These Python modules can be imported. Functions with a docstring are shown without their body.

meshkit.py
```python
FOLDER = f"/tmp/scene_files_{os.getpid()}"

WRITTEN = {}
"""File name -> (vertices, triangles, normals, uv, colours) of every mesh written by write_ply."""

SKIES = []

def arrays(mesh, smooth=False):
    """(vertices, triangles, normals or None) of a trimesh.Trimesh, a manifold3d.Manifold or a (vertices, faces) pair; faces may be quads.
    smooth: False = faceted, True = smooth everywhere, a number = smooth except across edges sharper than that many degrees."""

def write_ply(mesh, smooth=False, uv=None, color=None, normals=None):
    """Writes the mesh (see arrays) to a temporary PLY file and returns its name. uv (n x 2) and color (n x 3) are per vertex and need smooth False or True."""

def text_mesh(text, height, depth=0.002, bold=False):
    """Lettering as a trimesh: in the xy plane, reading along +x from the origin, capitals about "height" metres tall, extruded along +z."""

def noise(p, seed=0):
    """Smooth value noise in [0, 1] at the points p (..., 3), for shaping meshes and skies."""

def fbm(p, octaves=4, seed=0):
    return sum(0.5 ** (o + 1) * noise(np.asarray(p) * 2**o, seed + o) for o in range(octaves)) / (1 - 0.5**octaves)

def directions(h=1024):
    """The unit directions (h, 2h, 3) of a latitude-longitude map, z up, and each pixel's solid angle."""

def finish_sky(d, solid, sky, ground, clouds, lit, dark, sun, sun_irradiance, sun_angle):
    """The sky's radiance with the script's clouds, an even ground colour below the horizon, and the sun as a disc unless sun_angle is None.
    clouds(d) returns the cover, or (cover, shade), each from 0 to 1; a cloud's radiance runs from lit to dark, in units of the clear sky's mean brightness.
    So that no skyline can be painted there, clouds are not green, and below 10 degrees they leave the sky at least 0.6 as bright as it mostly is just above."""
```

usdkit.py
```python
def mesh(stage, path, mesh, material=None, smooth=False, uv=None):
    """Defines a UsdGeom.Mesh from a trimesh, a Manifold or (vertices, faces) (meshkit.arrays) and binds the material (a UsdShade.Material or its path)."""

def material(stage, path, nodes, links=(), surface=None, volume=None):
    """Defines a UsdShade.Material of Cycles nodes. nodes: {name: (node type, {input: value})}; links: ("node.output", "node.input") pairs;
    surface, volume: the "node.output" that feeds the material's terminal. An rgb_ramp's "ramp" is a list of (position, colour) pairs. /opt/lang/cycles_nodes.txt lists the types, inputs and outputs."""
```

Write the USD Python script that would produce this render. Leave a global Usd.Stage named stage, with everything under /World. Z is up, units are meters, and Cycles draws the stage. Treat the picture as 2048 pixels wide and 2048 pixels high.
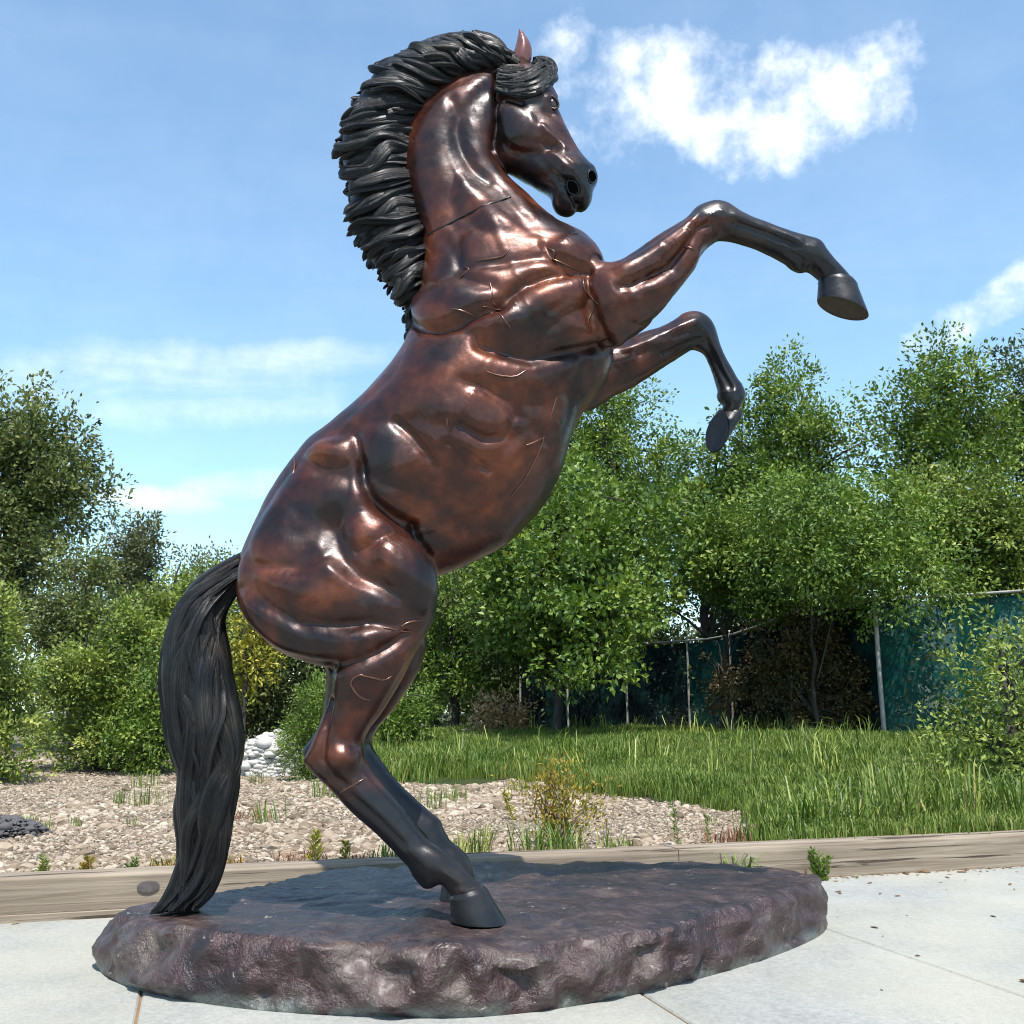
import math, numpy as np, trimesh, usdkit, meshkit, shapely
from shapely.geometry import Polygon, LineString
from scipy import ndimage, sparse
from scipy.sparse.linalg import spsolve
from scipy.spatial import cKDTree
from pxr import Usd, UsdGeom, UsdLux, UsdShade, Gf, Sdf, Vt

stage = Usd.Stage.CreateInMemory()
UsdGeom.SetStageUpAxis(stage, "Z")
UsdGeom.Xform.Define(stage, "/World")
UsdGeom.Scope.Define(stage, "/World/Looks")
T = Sdf.ValueTypeNames

# ------------------------------------------------------------------ camera, sky, sun, exposure
CAM_H, PITCH, FPX = 0.92, math.atan(0.2), 2000.0        # eye height (m), upward tilt, focal length in pixels of a 2048 wide picture
SUN = np.array([0.10, -0.50, 1.0]); SUN = SUN / np.linalg.norm(SUN)   # towards the sun
SUN_I, SKY_I, EXPO = 1.25, 0.143, 0.62
cam = UsdGeom.Camera.Define(stage, "/World/camera")
cam.AddTranslateOp().Set(Gf.Vec3d(0, 0, CAM_H))
cam.AddRotateXOp().Set(90 + math.degrees(PITCH))
cam.CreateHorizontalApertureAttr(36.0)
cam.CreateVerticalApertureAttr(36.0)
cam.CreateFocalLengthAttr(36.0 * FPX / 2048)
cam.CreateClippingRangeAttr(Gf.Vec2f(0.05, 5000))
cam.CreateExposureAttr(EXPO)

def direction(px, py):
    """World direction seen at a pixel of the 2048 picture."""
    a, b = (np.asarray(px, float) - 1024) / FPX, (1024 - np.asarray(py, float)) / FPX
    c, s = math.cos(PITCH), math.sin(PITCH)
    return np.stack([a, c - b * s, s + b * c], -1)

def pixel(P):
    P = np.asarray(P, float); c, s = math.cos(PITCH), math.sin(PITCH)
    y, z = P[..., 1], P[..., 2] - CAM_H
    f = y * c + z * s
    return np.stack([1024 + FPX * P[..., 0] / f, 1024 - FPX * (z * c - y * s) / f], -1), f

def at_depth(px, py, Y):
    d = direction(px, py)
    return np.array([0, 0, CAM_H]) + d * (np.asarray(Y) / d[..., 1])[..., None]

def at_height(px, py, z):
    d = direction(px, py)
    return np.array([0, 0, CAM_H]) + d * ((z - CAM_H) / d[..., 2])[..., None]

def sky():
    n, L = {}, []
    n["tc"] = ("texture_coordinate", {})
    n["sky"] = ("sky_texture", {"sky_type": "single_scattering", "sun_disc": False, "sun_elevation": float(math.asin(SUN[2])), "sun_rotation": float(math.atan2(SUN[0], SUN[1])),
                                "air_density": 1.0, "aerosol_density": 0.8, "ozone_density": 1.6, "altitude": 200.0})
    n["detail"] = ("noise_texture", {"scale": 9.0, "detail": 7.0, "roughness": 0.62})
    n["fine"] = ("noise_texture", {"scale": 26.0, "detail": 6.0, "roughness": 0.6})
    n["stretch"] = ("mapping", {"scale": (2.2, 5.0, 14.0), "rotation": (0.0, 0.25, 0.0)})
    n["wisp"] = ("noise_texture", {"scale": 1.0, "detail": 6.0, "roughness": 0.6, "distortion": 0.6})
    L += [("tc.generated", "detail.vector"), ("tc.generated", "fine.vector"), ("tc.generated", "stretch.vector"), ("stretch.vector", "wisp.vector")]
    k = [0]
    def m(op, a, b=None, c=None, clamp=False):
        k[0] += 1; name = f"m{k[0]}"; inp = {"math_type": op, "use_clamp": clamp}
        for key, v in (("value1", a), ("value2", b), ("value3", c)):
            if isinstance(v, (int, float)): inp[key] = float(v)
            elif v is not None: L.append((v, f"{name}.{key}"))
        n[name] = ("math", inp); return f"{name}.value"
    def dot(v):
        k[0] += 1; name = f"d{k[0]}"
        n[name] = ("vector_math", {"math_type": "dot_product", "vector2": tuple(float(x) for x in v)}); L.append(("tc.generated", f"{name}.vector1")); return f"{name}.value"
    def blob(px, py, rx, ry, tilt=0.0):
        """1 at a cloud's centre, falling to 0 at its rim; a cloud is a fixed patch of the dome's directions."""
        c = direction(px, py); c /= np.linalg.norm(c)
        u = np.cross(c, [0, 0, 1.0]); u /= np.linalg.norm(u); v = np.cross(u, c)
        u, v = u * math.cos(tilt) + v * math.sin(tilt), v * math.cos(tilt) - u * math.sin(tilt)
        cc = np.linalg.norm(direction(px, py))
        a, b = dot(u * FPX / cc / rx), dot(v * FPX / cc / ry)
        r = m("add", m("multiply", a, a), m("multiply", b, b))
        front = m("greater_than", dot(c), 0.5)
        return m("subtract", m("multiply", m("maximum", m("subtract", 1.0, r), -1.5), front), m("multiply", m("subtract", 1.0, front), 1.5))
    def most(xs):
        r = xs[0]
        for x in xs[1:]: r = m("maximum", r, x)
        return r
    nz = m("add", m("multiply", "detail.fac", 0.7), m("multiply", "fine.fac", 0.3))
    cum = most([blob(1310, 190, 220, 105), blob(1430, 225, 270, 90, -0.1), blob(1270, 250, 170, 75), blob(1620, 205, 170, 85, 0.1), blob(1125, 95, 70, 60, 0.3), blob(1560, 150, 70, 60), blob(1250, 130, 90, 50, -0.5),
                blob(2030, 590, 190, 42, 0.35), blob(1990, 605, 120, 26, 0.15)])
    cover = m("add", cum, m("multiply", m("subtract", nz, 0.50), 6.5))
    n["cov"] = ("map_range", {"range_type": "smoothstep", "from_min": -0.25, "from_max": 2.3, "to_min": 0.0, "to_max": 0.97, "clamp": True}); L.append((cover, "cov.value"))
    cir = most([blob(330, 770, 420, 95, 0.05), blob(600, 720, 260, 50, 0.12), blob(480, 970, 140, 40, 0.15), blob(330, 1000, 150, 30)])
    edge = m("add", cir, m("multiply", m("subtract", "detail.fac", 0.5), 1.4))
    n["soft"] = ("map_range", {"range_type": "smoothstep", "from_min": -0.1, "from_max": 1.1, "to_min": 0.0, "to_max": 1.0, "clamp": True}); L.append((edge, "soft.value"))
    cir = m("multiply", "soft.result", m("subtract", m("multiply", "wisp.fac", 2.6), 0.85), clamp=True)
    cirrus = m("multiply", cir, 0.6)
    veil = m("add", 0.04, m("multiply", m("maximum", m("subtract", "wisp.fac", 0.42), 0.0), 0.13))
    allc = m("maximum", "cov.result", m("maximum", cirrus, veil))
    n["skyc"] = ("mix", {"mix_type": "multiply", "fac": 1.0, "color2": (1.10, 1.30, 1.26)})
    n["cshade"] = ("rgb_ramp", {"ramp": [(0.38, (4.6, 5.1, 5.7)), (0.52, (7.0, 7.2, 7.4)), (0.62, (8.4, 8.4, 8.4))]}); L.append((nz, "cshade.fac"))
    n["mixc"] = ("mix", {"mix_type": "mix"}); L.append(("cshade.color", "mixc.color2"))
    n["bg"] = ("background_shader", {"strength": SKY_I})
    L += [("sky.color", "skyc.color1"), ("skyc.color", "mixc.color1"), (allc, "mixc.fac"), ("mixc.color", "bg.color")]
    mat = usdkit.material(stage, "/World/Looks/sky", n, L, surface="bg.background")
    d = UsdLux.DomeLight.Define(stage, "/World/sky")
    d.CreateIntensityAttr(1.0)
    UsdShade.MaterialBindingAPI.Apply(d.GetPrim()).Bind(mat)
    d.GetPrim().SetCustomDataByKey("kind", "structure")
    d.GetPrim().SetCustomDataByKey("label", "blue summer sky with one white heap cloud and thin streaks")
sky()
sun = UsdLux.DistantLight.Define(stage, "/World/sun")
sun.CreateIntensityAttr(SUN_I); sun.CreateAngleAttr(0.5); sun.CreateNormalizeAttr(True); sun.CreateColorAttr(Gf.Vec3f(1.0, 0.965, 0.92))
zax = SUN; xax = np.cross([0, 0, 1.0], zax); xax /= np.linalg.norm(xax); yax = np.cross(zax, xax)
M4 = np.eye(4); M4[0, :3], M4[1, :3], M4[2, :3] = xax, yax, zax
sun.AddTransformOp().Set(Gf.Matrix4d(*M4.ravel().tolist()))

# ------------------------------------------------------------------ helpers
USED = {}
def numbered(path):
    n = USED.get(path, -1) + 1; USED[path] = n
    return path if n == 0 else f"{path}_{n:03d}"
def tag(p, label=None, cat=None, group=None, kind=None):
    p = p.GetPrim() if hasattr(p, "GetPrim") else p
    for k, v in (("label", label), ("category", cat), ("group", group), ("kind", kind)):
        if v: p.SetCustomDataByKey(k, v)
    return p
def thing(name, label, cat, loc=(0, 0, 0), group=None, kind=None):
    x = UsdGeom.Xform.Define(stage, numbered("/World/" + name))
    x.AddTranslateOp().Set(Gf.Vec3d(*map(float, loc)))
    tag(x, label, cat, group, kind); x._o = np.array(loc, float)
    return x
ORIG = {}
def obj(name, mesh, mat, parent=None, smooth=False, label=None, uv=None, prim=None, kind=None):
    """One Mesh; under a thing the mesh, given in world coordinates, is shifted to the thing's base."""
    base = "/World" if parent is None else str(parent.GetPrim().GetPath())
    if isinstance(mesh, tuple): v, f = np.array(mesh[0], float), np.array(mesh[1])
    else: v, f = np.array(mesh.vertices), np.array(mesh.faces)
    o = np.zeros(3); p = parent.GetPrim() if parent is not None else None
    while p and str(p.GetPath()) != "/World":
        if p.IsA(UsdGeom.Xform) and UsdGeom.Xformable(p).GetOrderedXformOps(): o = o + np.array(UsdGeom.Xformable(p).GetOrderedXformOps()[0].Get())
        p = p.GetParent()
    m = usdkit.mesh(stage, numbered(f"{base}/{name}"), (v - o, f), MAT[mat] if isinstance(mat, str) else mat, smooth=smooth, uv=uv)
    for k, a in (prim or {}).items():
        UsdGeom.PrimvarsAPI(m).CreatePrimvar(k, T.FloatArray, "vertex").Set(Vt.FloatArray.FromNumpy(np.asarray(a, np.float32)))
    tag(m, label, kind=kind)
    return m
def spline(pts, n=200, closed=False, k=0.5):
    """Catmull-Rom through the points, evenly resampled."""
    p = np.asarray(pts, float)
    q = np.vstack([p[-1:], p, p[:2]]) if closed else np.vstack([2 * p[0] - p[1], p, 2 * p[-1] - p[-2]])
    out = []
    for i in range(1, len(q) - 2):
        t = np.linspace(0, 1, 12, endpoint=False)[:, None]; a, b, c, d = q[i - 1:i + 3]
        out.append(0.5 * (2 * b + (c - a) * t + (2 * a - 5 * b + 4 * c - d) * t**2 + (3 * b - a - 3 * c + d) * t**3))
    out = np.vstack(out + [q[-2:-1]])
    s = np.r_[0, np.cumsum(np.linalg.norm(np.diff(out, axis=0), axis=1))]
    u = np.linspace(0, s[-1], n, endpoint=not closed)
    return np.stack([np.interp(u, s, out[:, j]) for j in range(p.shape[1])], 1)
def tube(P, R, sides=8, prof=None, up=None, caps=True):
    """Sweep of a (possibly ridged, flattened) ring along P: vertices, faces, uv (round, along)."""
    P = np.asarray(P, float); R = np.broadcast_to(np.asarray(R, float), (len(P),))
    t = np.gradient(P, axis=0); t /= np.linalg.norm(t, axis=1, keepdims=True) + 1e-12
    up = np.array([0, 1.0, 0.03]) if up is None else np.asarray(up, float)
    a = np.cross(t, up); a /= np.linalg.norm(a, axis=1, keepdims=True) + 1e-12
    b = np.cross(a, t)
    th = np.arange(sides) * 2 * np.pi / sides
    pr = np.ones((len(P), sides)) if prof is None else prof(np.linspace(0, 1, len(P))[:, None], th[None])
    v = P[:, None] + (R[:, None] * pr)[..., None] * (np.cos(th)[None, :, None] * a[:, None] + np.sin(th)[None, :, None] * b[:, None])
    i, j = np.meshgrid(np.arange(len(P) - 1), np.arange(sides), indexing="ij"); jn = (j + 1) % sides
    q = np.stack([i * sides + j, i * sides + jn, (i + 1) * sides + jn, (i + 1) * sides + j], -1).reshape(-1, 4)
    f = np.vstack([q[:, [0, 2, 1]], q[:, [0, 3, 2]]]); v = v.reshape(-1, 3)
    if caps:
        e, n = len(v), (len(P) - 1) * sides
        v = np.vstack([v, P[:1], P[-1:]]); jj = np.arange(sides); jn = (jj + 1) % sides
        f = np.vstack([f, np.stack([np.full(sides, e), jj, jn], 1), np.stack([np.full(sides, e + 1), n + jn, n + jj], 1)])
    return v, f
def join(parts):
    vs, fs, n = [], [], 0
    for v, f in parts: vs.append(v); fs.append(np.asarray(f) + n); n += len(v)
    return np.vstack(vs), np.vstack(fs)
def box(x0, x1, y0, y1, z0, z1, bev=0.0, rot=0.0, pivot=(0, 0)):
    v = np.array([[x, y, z] for x in (x0, x1) for y in (y0, y1) for z in (z0, z1)], float)
    if bev:
        c = v.mean(0); h = np.abs(v[0] - c); pts = []
        for sx in (-1, 1):
            for sy in (-1, 1):
                for sz in (-1, 1):
                    for k in range(3):
                        d = h - bev; d[k] = h[k]; pts.append(c + d * [sx, sy, sz])
        v = np.array(pts)
    m = trimesh.convex.convex_hull(v); v = np.array(m.vertices)
    if rot:
        c, s = math.cos(rot), math.sin(rot); p = v[:, :2] - pivot
        v[:, :2] = np.stack([p[:, 0] * c - p[:, 1] * s, p[:, 0] * s + p[:, 1] * c], 1) + pivot
    return v, np.array(m.faces)
def sstep(x, a, b):
    t = np.clip((x - a) / (b - a), 0, 1); return t * t * (3 - 2 * t)
MAT = {}
def material(name, nodes, links, surface="p.BSDF"):
    MAT[name] = usdkit.material(stage, "/World/Looks/" + name, nodes, links, surface=surface); return MAT[name]
# ------------------------------------------------------------------ materials
def bronze(name, stops, rough, metal, scale, bump=0.15, dark_stops=None, bscale=60.0, coat=0.16):
    n = {"tc": ("texture_coordinate", {}),
         "a": ("noise_texture", {"scale": scale, "detail": 4.0, "roughness": 0.55, "distortion": 0.5}),
         "b": ("noise_texture", {"scale": scale * 3.3, "detail": 5.0, "roughness": 0.65}),
         "h": ("noise_texture", {"scale": bscale, "detail": 4.0, "roughness": 0.6}),
         "ab": ("mix", {"mix_type": "mix", "fac": 0.35}), "ramp": ("rgb_ramp", {"ramp": stops}),
         "rr": ("map_range", {"from_min": 0.36, "from_max": 0.64, "to_min": rough - 0.07, "to_max": rough + 0.10}),
         "bump": ("bump", {"strength": bump, "distance": 0.01}),
         "p": ("principled_bsdf", {"metallic": metal, "coat_weight": coat, "coat_roughness": 0.13, "coat_ior": 1.45})}
    L = [("tc.object", "a.vector"), ("tc.object", "b.vector"), ("tc.object", "h.vector"), ("a.color", "ab.color1"), ("b.color", "ab.color2"), ("ab.color", "ramp.fac"),
         ("b.fac", "rr.value"), ("rr.result", "p.roughness"), ("h.fac", "bump.height"), ("bump.normal", "p.normal"), ("bump.normal", "p.coat_normal")]
    if dark_stops:
        n["dark"] = ("attribute", {"attribute": "patina"})
        n["dr"] = ("rgb_ramp", {"ramp": dark_stops}); n["dm"] = ("mix", {"mix_type": "mix"})
        L += [("ab.color", "dr.fac"), ("dark.fac", "dm.fac"), ("ramp.color", "dm.color1"), ("dr.color", "dm.color2"), ("dm.color", "p.base_color")]
    else:
        L += [("ramp.color", "p.base_color")]
    return material(name, n, L)
BLACK = [(0.3, (0.006, 0.006, 0.007)), (0.5, (0.012, 0.011, 0.012)), (0.60, (0.026, 0.020, 0.018)), (0.72, (0.055, 0.036, 0.026))]
bronze("brown_bronze", [(0.36, (0.006, 0.004, 0.004)), (0.44, (0.017, 0.008, 0.007)), (0.50, (0.044, 0.013, 0.008)), (0.56, (0.090, 0.024, 0.011)), (0.63, (0.162, 0.045, 0.016)), (0.74, (0.26, 0.086, 0.026))], 0.33, 0.42, 2.9, 0.09, BLACK, coat=0.09)
bronze("black_bronze", BLACK, 0.36, 0.3, 6.0, 0.10, coat=0.06)
bronze("rose_bronze", [(0.3, (0.12, 0.045, 0.038)), (0.7, (0.22, 0.085, 0.065))], 0.26, 0.3, 8.0, 0.03)
bronze("vein_bronze", [(0.3, (0.05, 0.022, 0.016)), (0.7, (0.16, 0.070, 0.040))], 0.28, 0.5, 14.0, 0.03)
bronze("eye_bronze", [(0.3, (0.02, 0.016, 0.010)), (0.7, (0.05, 0.045, 0.03))], 0.2, 0.3, 20.0, 0.02)
material("hole_black", {"p": ("principled_bsdf", {"base_color": (0.003, 0.003, 0.003), "roughness": 1.0, "specular_ior_level": 0.0})}, [])
def hair_bronze():
    n = {"tc": ("texture_coordinate", {}), "uv": ("attribute", {"attribute": "st"}), "map": ("mapping", {"scale": (26.0, 1.3, 1.0)}),
         "w": ("noise_texture", {"scale": 1.0, "detail": 4.0, "roughness": 0.6}), "a": ("noise_texture", {"scale": 7.0, "detail": 4.0}),
         "mx": ("mix", {"mix_type": "mix", "fac": 0.45}),
         "ramp": ("rgb_ramp", {"ramp": [(0.32, (0.004, 0.005, 0.006)), (0.47, (0.010, 0.010, 0.011)), (0.57, (0.034, 0.030, 0.027)), (0.68, (0.12, 0.095, 0.072))]}),
         "bump": ("bump", {"strength": 0.85, "distance": 0.012}), "p": ("principled_bsdf", {"metallic": 0.45, "roughness": 0.33, "specular_ior_level": 0.35, "coat_weight": 0.08, "coat_roughness": 0.25})}
    L = [("uv.vector", "map.vector"), ("map.vector", "w.vector"), ("tc.object", "a.vector"), ("w.color", "mx.color1"), ("a.color", "mx.color2"), ("mx.color", "ramp.fac"),
         ("ramp.color", "p.base_color"), ("w.fac", "bump.height"), ("bump.normal", "p.normal")]
    material("hair_bronze", n, L)
hair_bronze()
def base_bronze():
    n = {"tc": ("texture_coordinate", {}), "a": ("noise_texture", {"scale": 2.6, "detail": 6.0, "roughness": 0.6, "distortion": 0.8}), "b": ("noise_texture", {"scale": 13.0, "detail": 6.0, "roughness": 0.65}),
         "c": ("noise_texture", {"scale": 5.0, "detail": 5.0, "roughness": 0.7, "distortion": 1.0}), "v": ("noise_texture", {"scale": 17.0, "detail": 6.0, "roughness": 0.7, "distortion": 0.4}),
         "ab": ("mix", {"mix_type": "mix", "fac": 0.4}),
         "ramp": ("rgb_ramp", {"ramp": [(0.30, (0.008, 0.007, 0.008)), (0.42, (0.022, 0.014, 0.015)), (0.49, (0.046, 0.022, 0.021)), (0.55, (0.066, 0.046, 0.041)), (0.62, (0.12, 0.09, 0.072)), (0.74, (0.27, 0.22, 0.18))]}),
         "geo": ("geometry", {}), "sep": ("separate_xyz", {}), "low": ("map_range", {"range_type": "smoothstep", "from_min": 0.0, "from_max": 0.06, "to_min": 0.75, "to_max": 0.0, "clamp": True}),
         "verd": ("mix", {"mix_type": "mix", "color2": (0.15, 0.17, 0.15)}), "cr": ("map_range", {"from_min": 0.45, "from_max": 0.62, "to_min": 0.0, "to_max": 1.0, "clamp": True}),
         "lf": ("math", {"math_type": "multiply"}), "rr": ("map_range", {"from_min": 0.3, "from_max": 0.7, "to_min": 0.22, "to_max": 0.46}),
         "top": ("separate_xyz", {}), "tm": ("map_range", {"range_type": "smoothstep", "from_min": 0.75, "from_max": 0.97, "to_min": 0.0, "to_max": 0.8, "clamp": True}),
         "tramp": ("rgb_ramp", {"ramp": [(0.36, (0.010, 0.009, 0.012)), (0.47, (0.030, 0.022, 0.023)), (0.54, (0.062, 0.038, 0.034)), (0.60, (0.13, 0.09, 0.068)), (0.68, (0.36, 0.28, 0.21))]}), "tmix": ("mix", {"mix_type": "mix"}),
         "fleck": ("mix", {"mix_type": "mix", "color2": (0.38, 0.32, 0.25)}), "fm": ("map_range", {"from_min": 0.635, "from_max": 0.69, "to_min": 0.0, "to_max": 0.75, "clamp": True}),
         "bump": ("bump", {"strength": 1.0, "distance": 0.03}), "p": ("principled_bsdf", {"metallic": 0.25, "coat_weight": 0.12, "coat_roughness": 0.3})}
    L = [("tc.object", "a.vector"), ("tc.object", "b.vector"), ("tc.object", "c.vector"), ("tc.object", "v.vector"), ("a.color", "ab.color1"), ("b.color", "ab.color2"), ("ab.color", "ramp.fac"), ("ab.color", "tramp.fac"),
         ("geo.position", "sep.vector"), ("sep.z", "low.value"), ("c.fac", "cr.value"), ("low.result", "lf.value1"), ("cr.result", "lf.value2"),
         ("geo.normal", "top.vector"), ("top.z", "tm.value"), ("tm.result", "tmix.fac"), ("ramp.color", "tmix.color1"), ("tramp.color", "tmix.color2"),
         ("v.fac", "fm.value"), ("fm.result", "fleck.fac"), ("tmix.color", "fleck.color1"), ("fleck.color", "verd.color1"), ("lf.value", "verd.fac"), ("verd.color", "p.base_color"),
         ("b.fac", "rr.value"), ("rr.result", "p.roughness"), ("b.fac", "bump.height"), ("bump.normal", "p.normal")]
    material("base_bronze", n, L)
base_bronze()
# ------------------------------------------------------------------ the statue
# The horse is modelled in a frame of its own: s along the horse (to the right), t across it (away from the path), z up.
HO, HYAW = np.array([-0.15, 3.92]), math.radians(2.0)
HA, HN = np.array([math.cos(HYAW), math.sin(HYAW)]), np.array([-math.sin(HYAW), math.cos(HYAW)])
def to_world(s, t, z):
    s, t, z = np.broadcast_arrays(s, t, z)
    xy = HO + s[..., None] * HA + t[..., None] * HN
    return np.concatenate([xy, z[..., None]], -1)
def to_horse(P):
    d = np.asarray(P)[..., :2] - HO
    return d @ HA, d @ HN, np.asarray(P)[..., 2]
def on_plane(px, py, t):
    """(s, z) of the point at depth t in the horse's frame that lies behind a pixel of the photograph."""
    d = direction(px, py); C = np.array([0, 0, CAM_H])
    lam = (np.asarray(t) - (C[:2] - HO) @ HN) / (d[..., :2] @ HN)
    return to_horse(C + lam[..., None] * d)[::2]
def P3(px, py, t):
    px, py, t = np.broadcast_arrays(np.asarray(px, float), np.asarray(py, float), np.asarray(t, float))
    s, z = on_plane(px, py, t)
    return to_world(s, t, z)
def idw(ctrl, x, y, power=3.0):
    if np.ndim(ctrl) == 0: return np.full(np.shape(x), float(ctrl))
    num, den = 0.0, 0.0
    for a, b, v in ctrl:
        w = 1.0 / ((x - a)**2 + (y - b)**2 + 60.0)**(power / 2); num, den = num + w * v, den + w
    return num / den
RES = 0.0085
S0, S1, Z0, Z1, T0, T1 = -1.28, 1.62, 0.16, 4.05, -0.56, 0.56
GS, GZ, GT = np.arange(S0, S1, RES), np.arange(Z0, Z1, RES), np.arange(T0, T1, RES)
def profile(poly, t0, k, cz=2.0):
    """Rounds a part's outline: half thickness from a Poisson solve over it, so narrow stretches come out thin and wide ones full."""
    poly = np.asarray(poly, float)
    tv = idw(t0, poly[:, 0], poly[:, 1])
    sz = np.stack(on_plane(poly[:, 0], poly[:, 1], tv), 1)
    c = spline(sz, max(200, int(LineString(np.vstack([sz, sz[:1]])).length / 0.004)), closed=True)
    pad = 0.10
    i0, i1 = np.searchsorted(GS, [c[:, 0].min() - pad, c[:, 0].max() + pad]); j0, j1 = np.searchsorted(GZ, [c[:, 1].min() - pad, c[:, 1].max() + pad])
    s, z = np.meshgrid(GS[i0:i1], GZ[j0:j1], indexing="ij")
    pg = Polygon(c).buffer(0)
    inside = shapely.contains_xy(pg, s.ravel(), z.ravel()).reshape(s.shape)
    d = cKDTree(c).query(np.stack([s.ravel(), z.ravel()], 1))[0].reshape(s.shape) * np.where(inside, 1, -1)
    idx = -np.ones(s.shape, int); idx[inside] = np.arange(inside.sum()); N = inside.sum()
    A = sparse.diags(np.full(N, 4.0)).tolil().tocsr(); r, cidx = [], []
    for ax, st in ((0, 1), (0, -1), (1, 1), (1, -1)):
        nb = np.roll(idx, st, ax); ok = inside & (nb >= 0); r.append(idx[ok]); cidx.append(nb[ok])
    r, cidx = np.concatenate(r), np.concatenate(cidx)
    A = (A - sparse.csr_matrix((np.ones(len(r)), (r, cidx)), (N, N))).tocsc()
    u = np.zeros(s.shape); u[inside] = spsolve(A, np.full(N, cz * RES * RES))
    good = inside & (d > 1.6 * RES)
    if good.sum() < 10: good = inside
    q = np.where(good, u / np.maximum(d, RES * 0.5), 0)
    near = ndimage.distance_transform_edt(~good, return_distances=False, return_indices=True)
    q = ndimage.gaussian_filter(q[tuple(near)], 2.0)
    px, _ = pixel(to_world(s, 0.0 * s + np.mean(tv), z))
    kk, tt = idw(k, px[..., 0], px[..., 1]), idw(t0, px[..., 0], px[..., 1])
    return (i0, i1, j0, j1), d * q, np.maximum((q + np.maximum(d, 0)) / 2, 0.012), kk, tt
VOL = np.full((len(GS), len(GT), len(GZ)), 1.0, np.float32)
def add_part(poly, t0, k, blend, cz=2.0):
    (i0, i1, j0, j1), u, R, kk, tt = profile(poly, t0, k, cz)
    g = [a.astype(np.float32)[:, None, :] for a in (u, R, kk, tt)]
    y = GT.astype(np.float32)[None, :, None]
    f = (((y - g[3]) / g[2])**2 - g[0]) / (2 * g[1]) * np.minimum(g[2], 1.0)
    f = np.minimum(f, 1.0)
    a = VOL[i0:i1, :, j0:j1]
    h = np.clip(0.5 + 0.5 * (a - f) / blend, 0, 1)
    VOL[i0:i1, :, j0:j1] = a * (1 - h) + f * h - blend * h * (1 - h)
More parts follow.
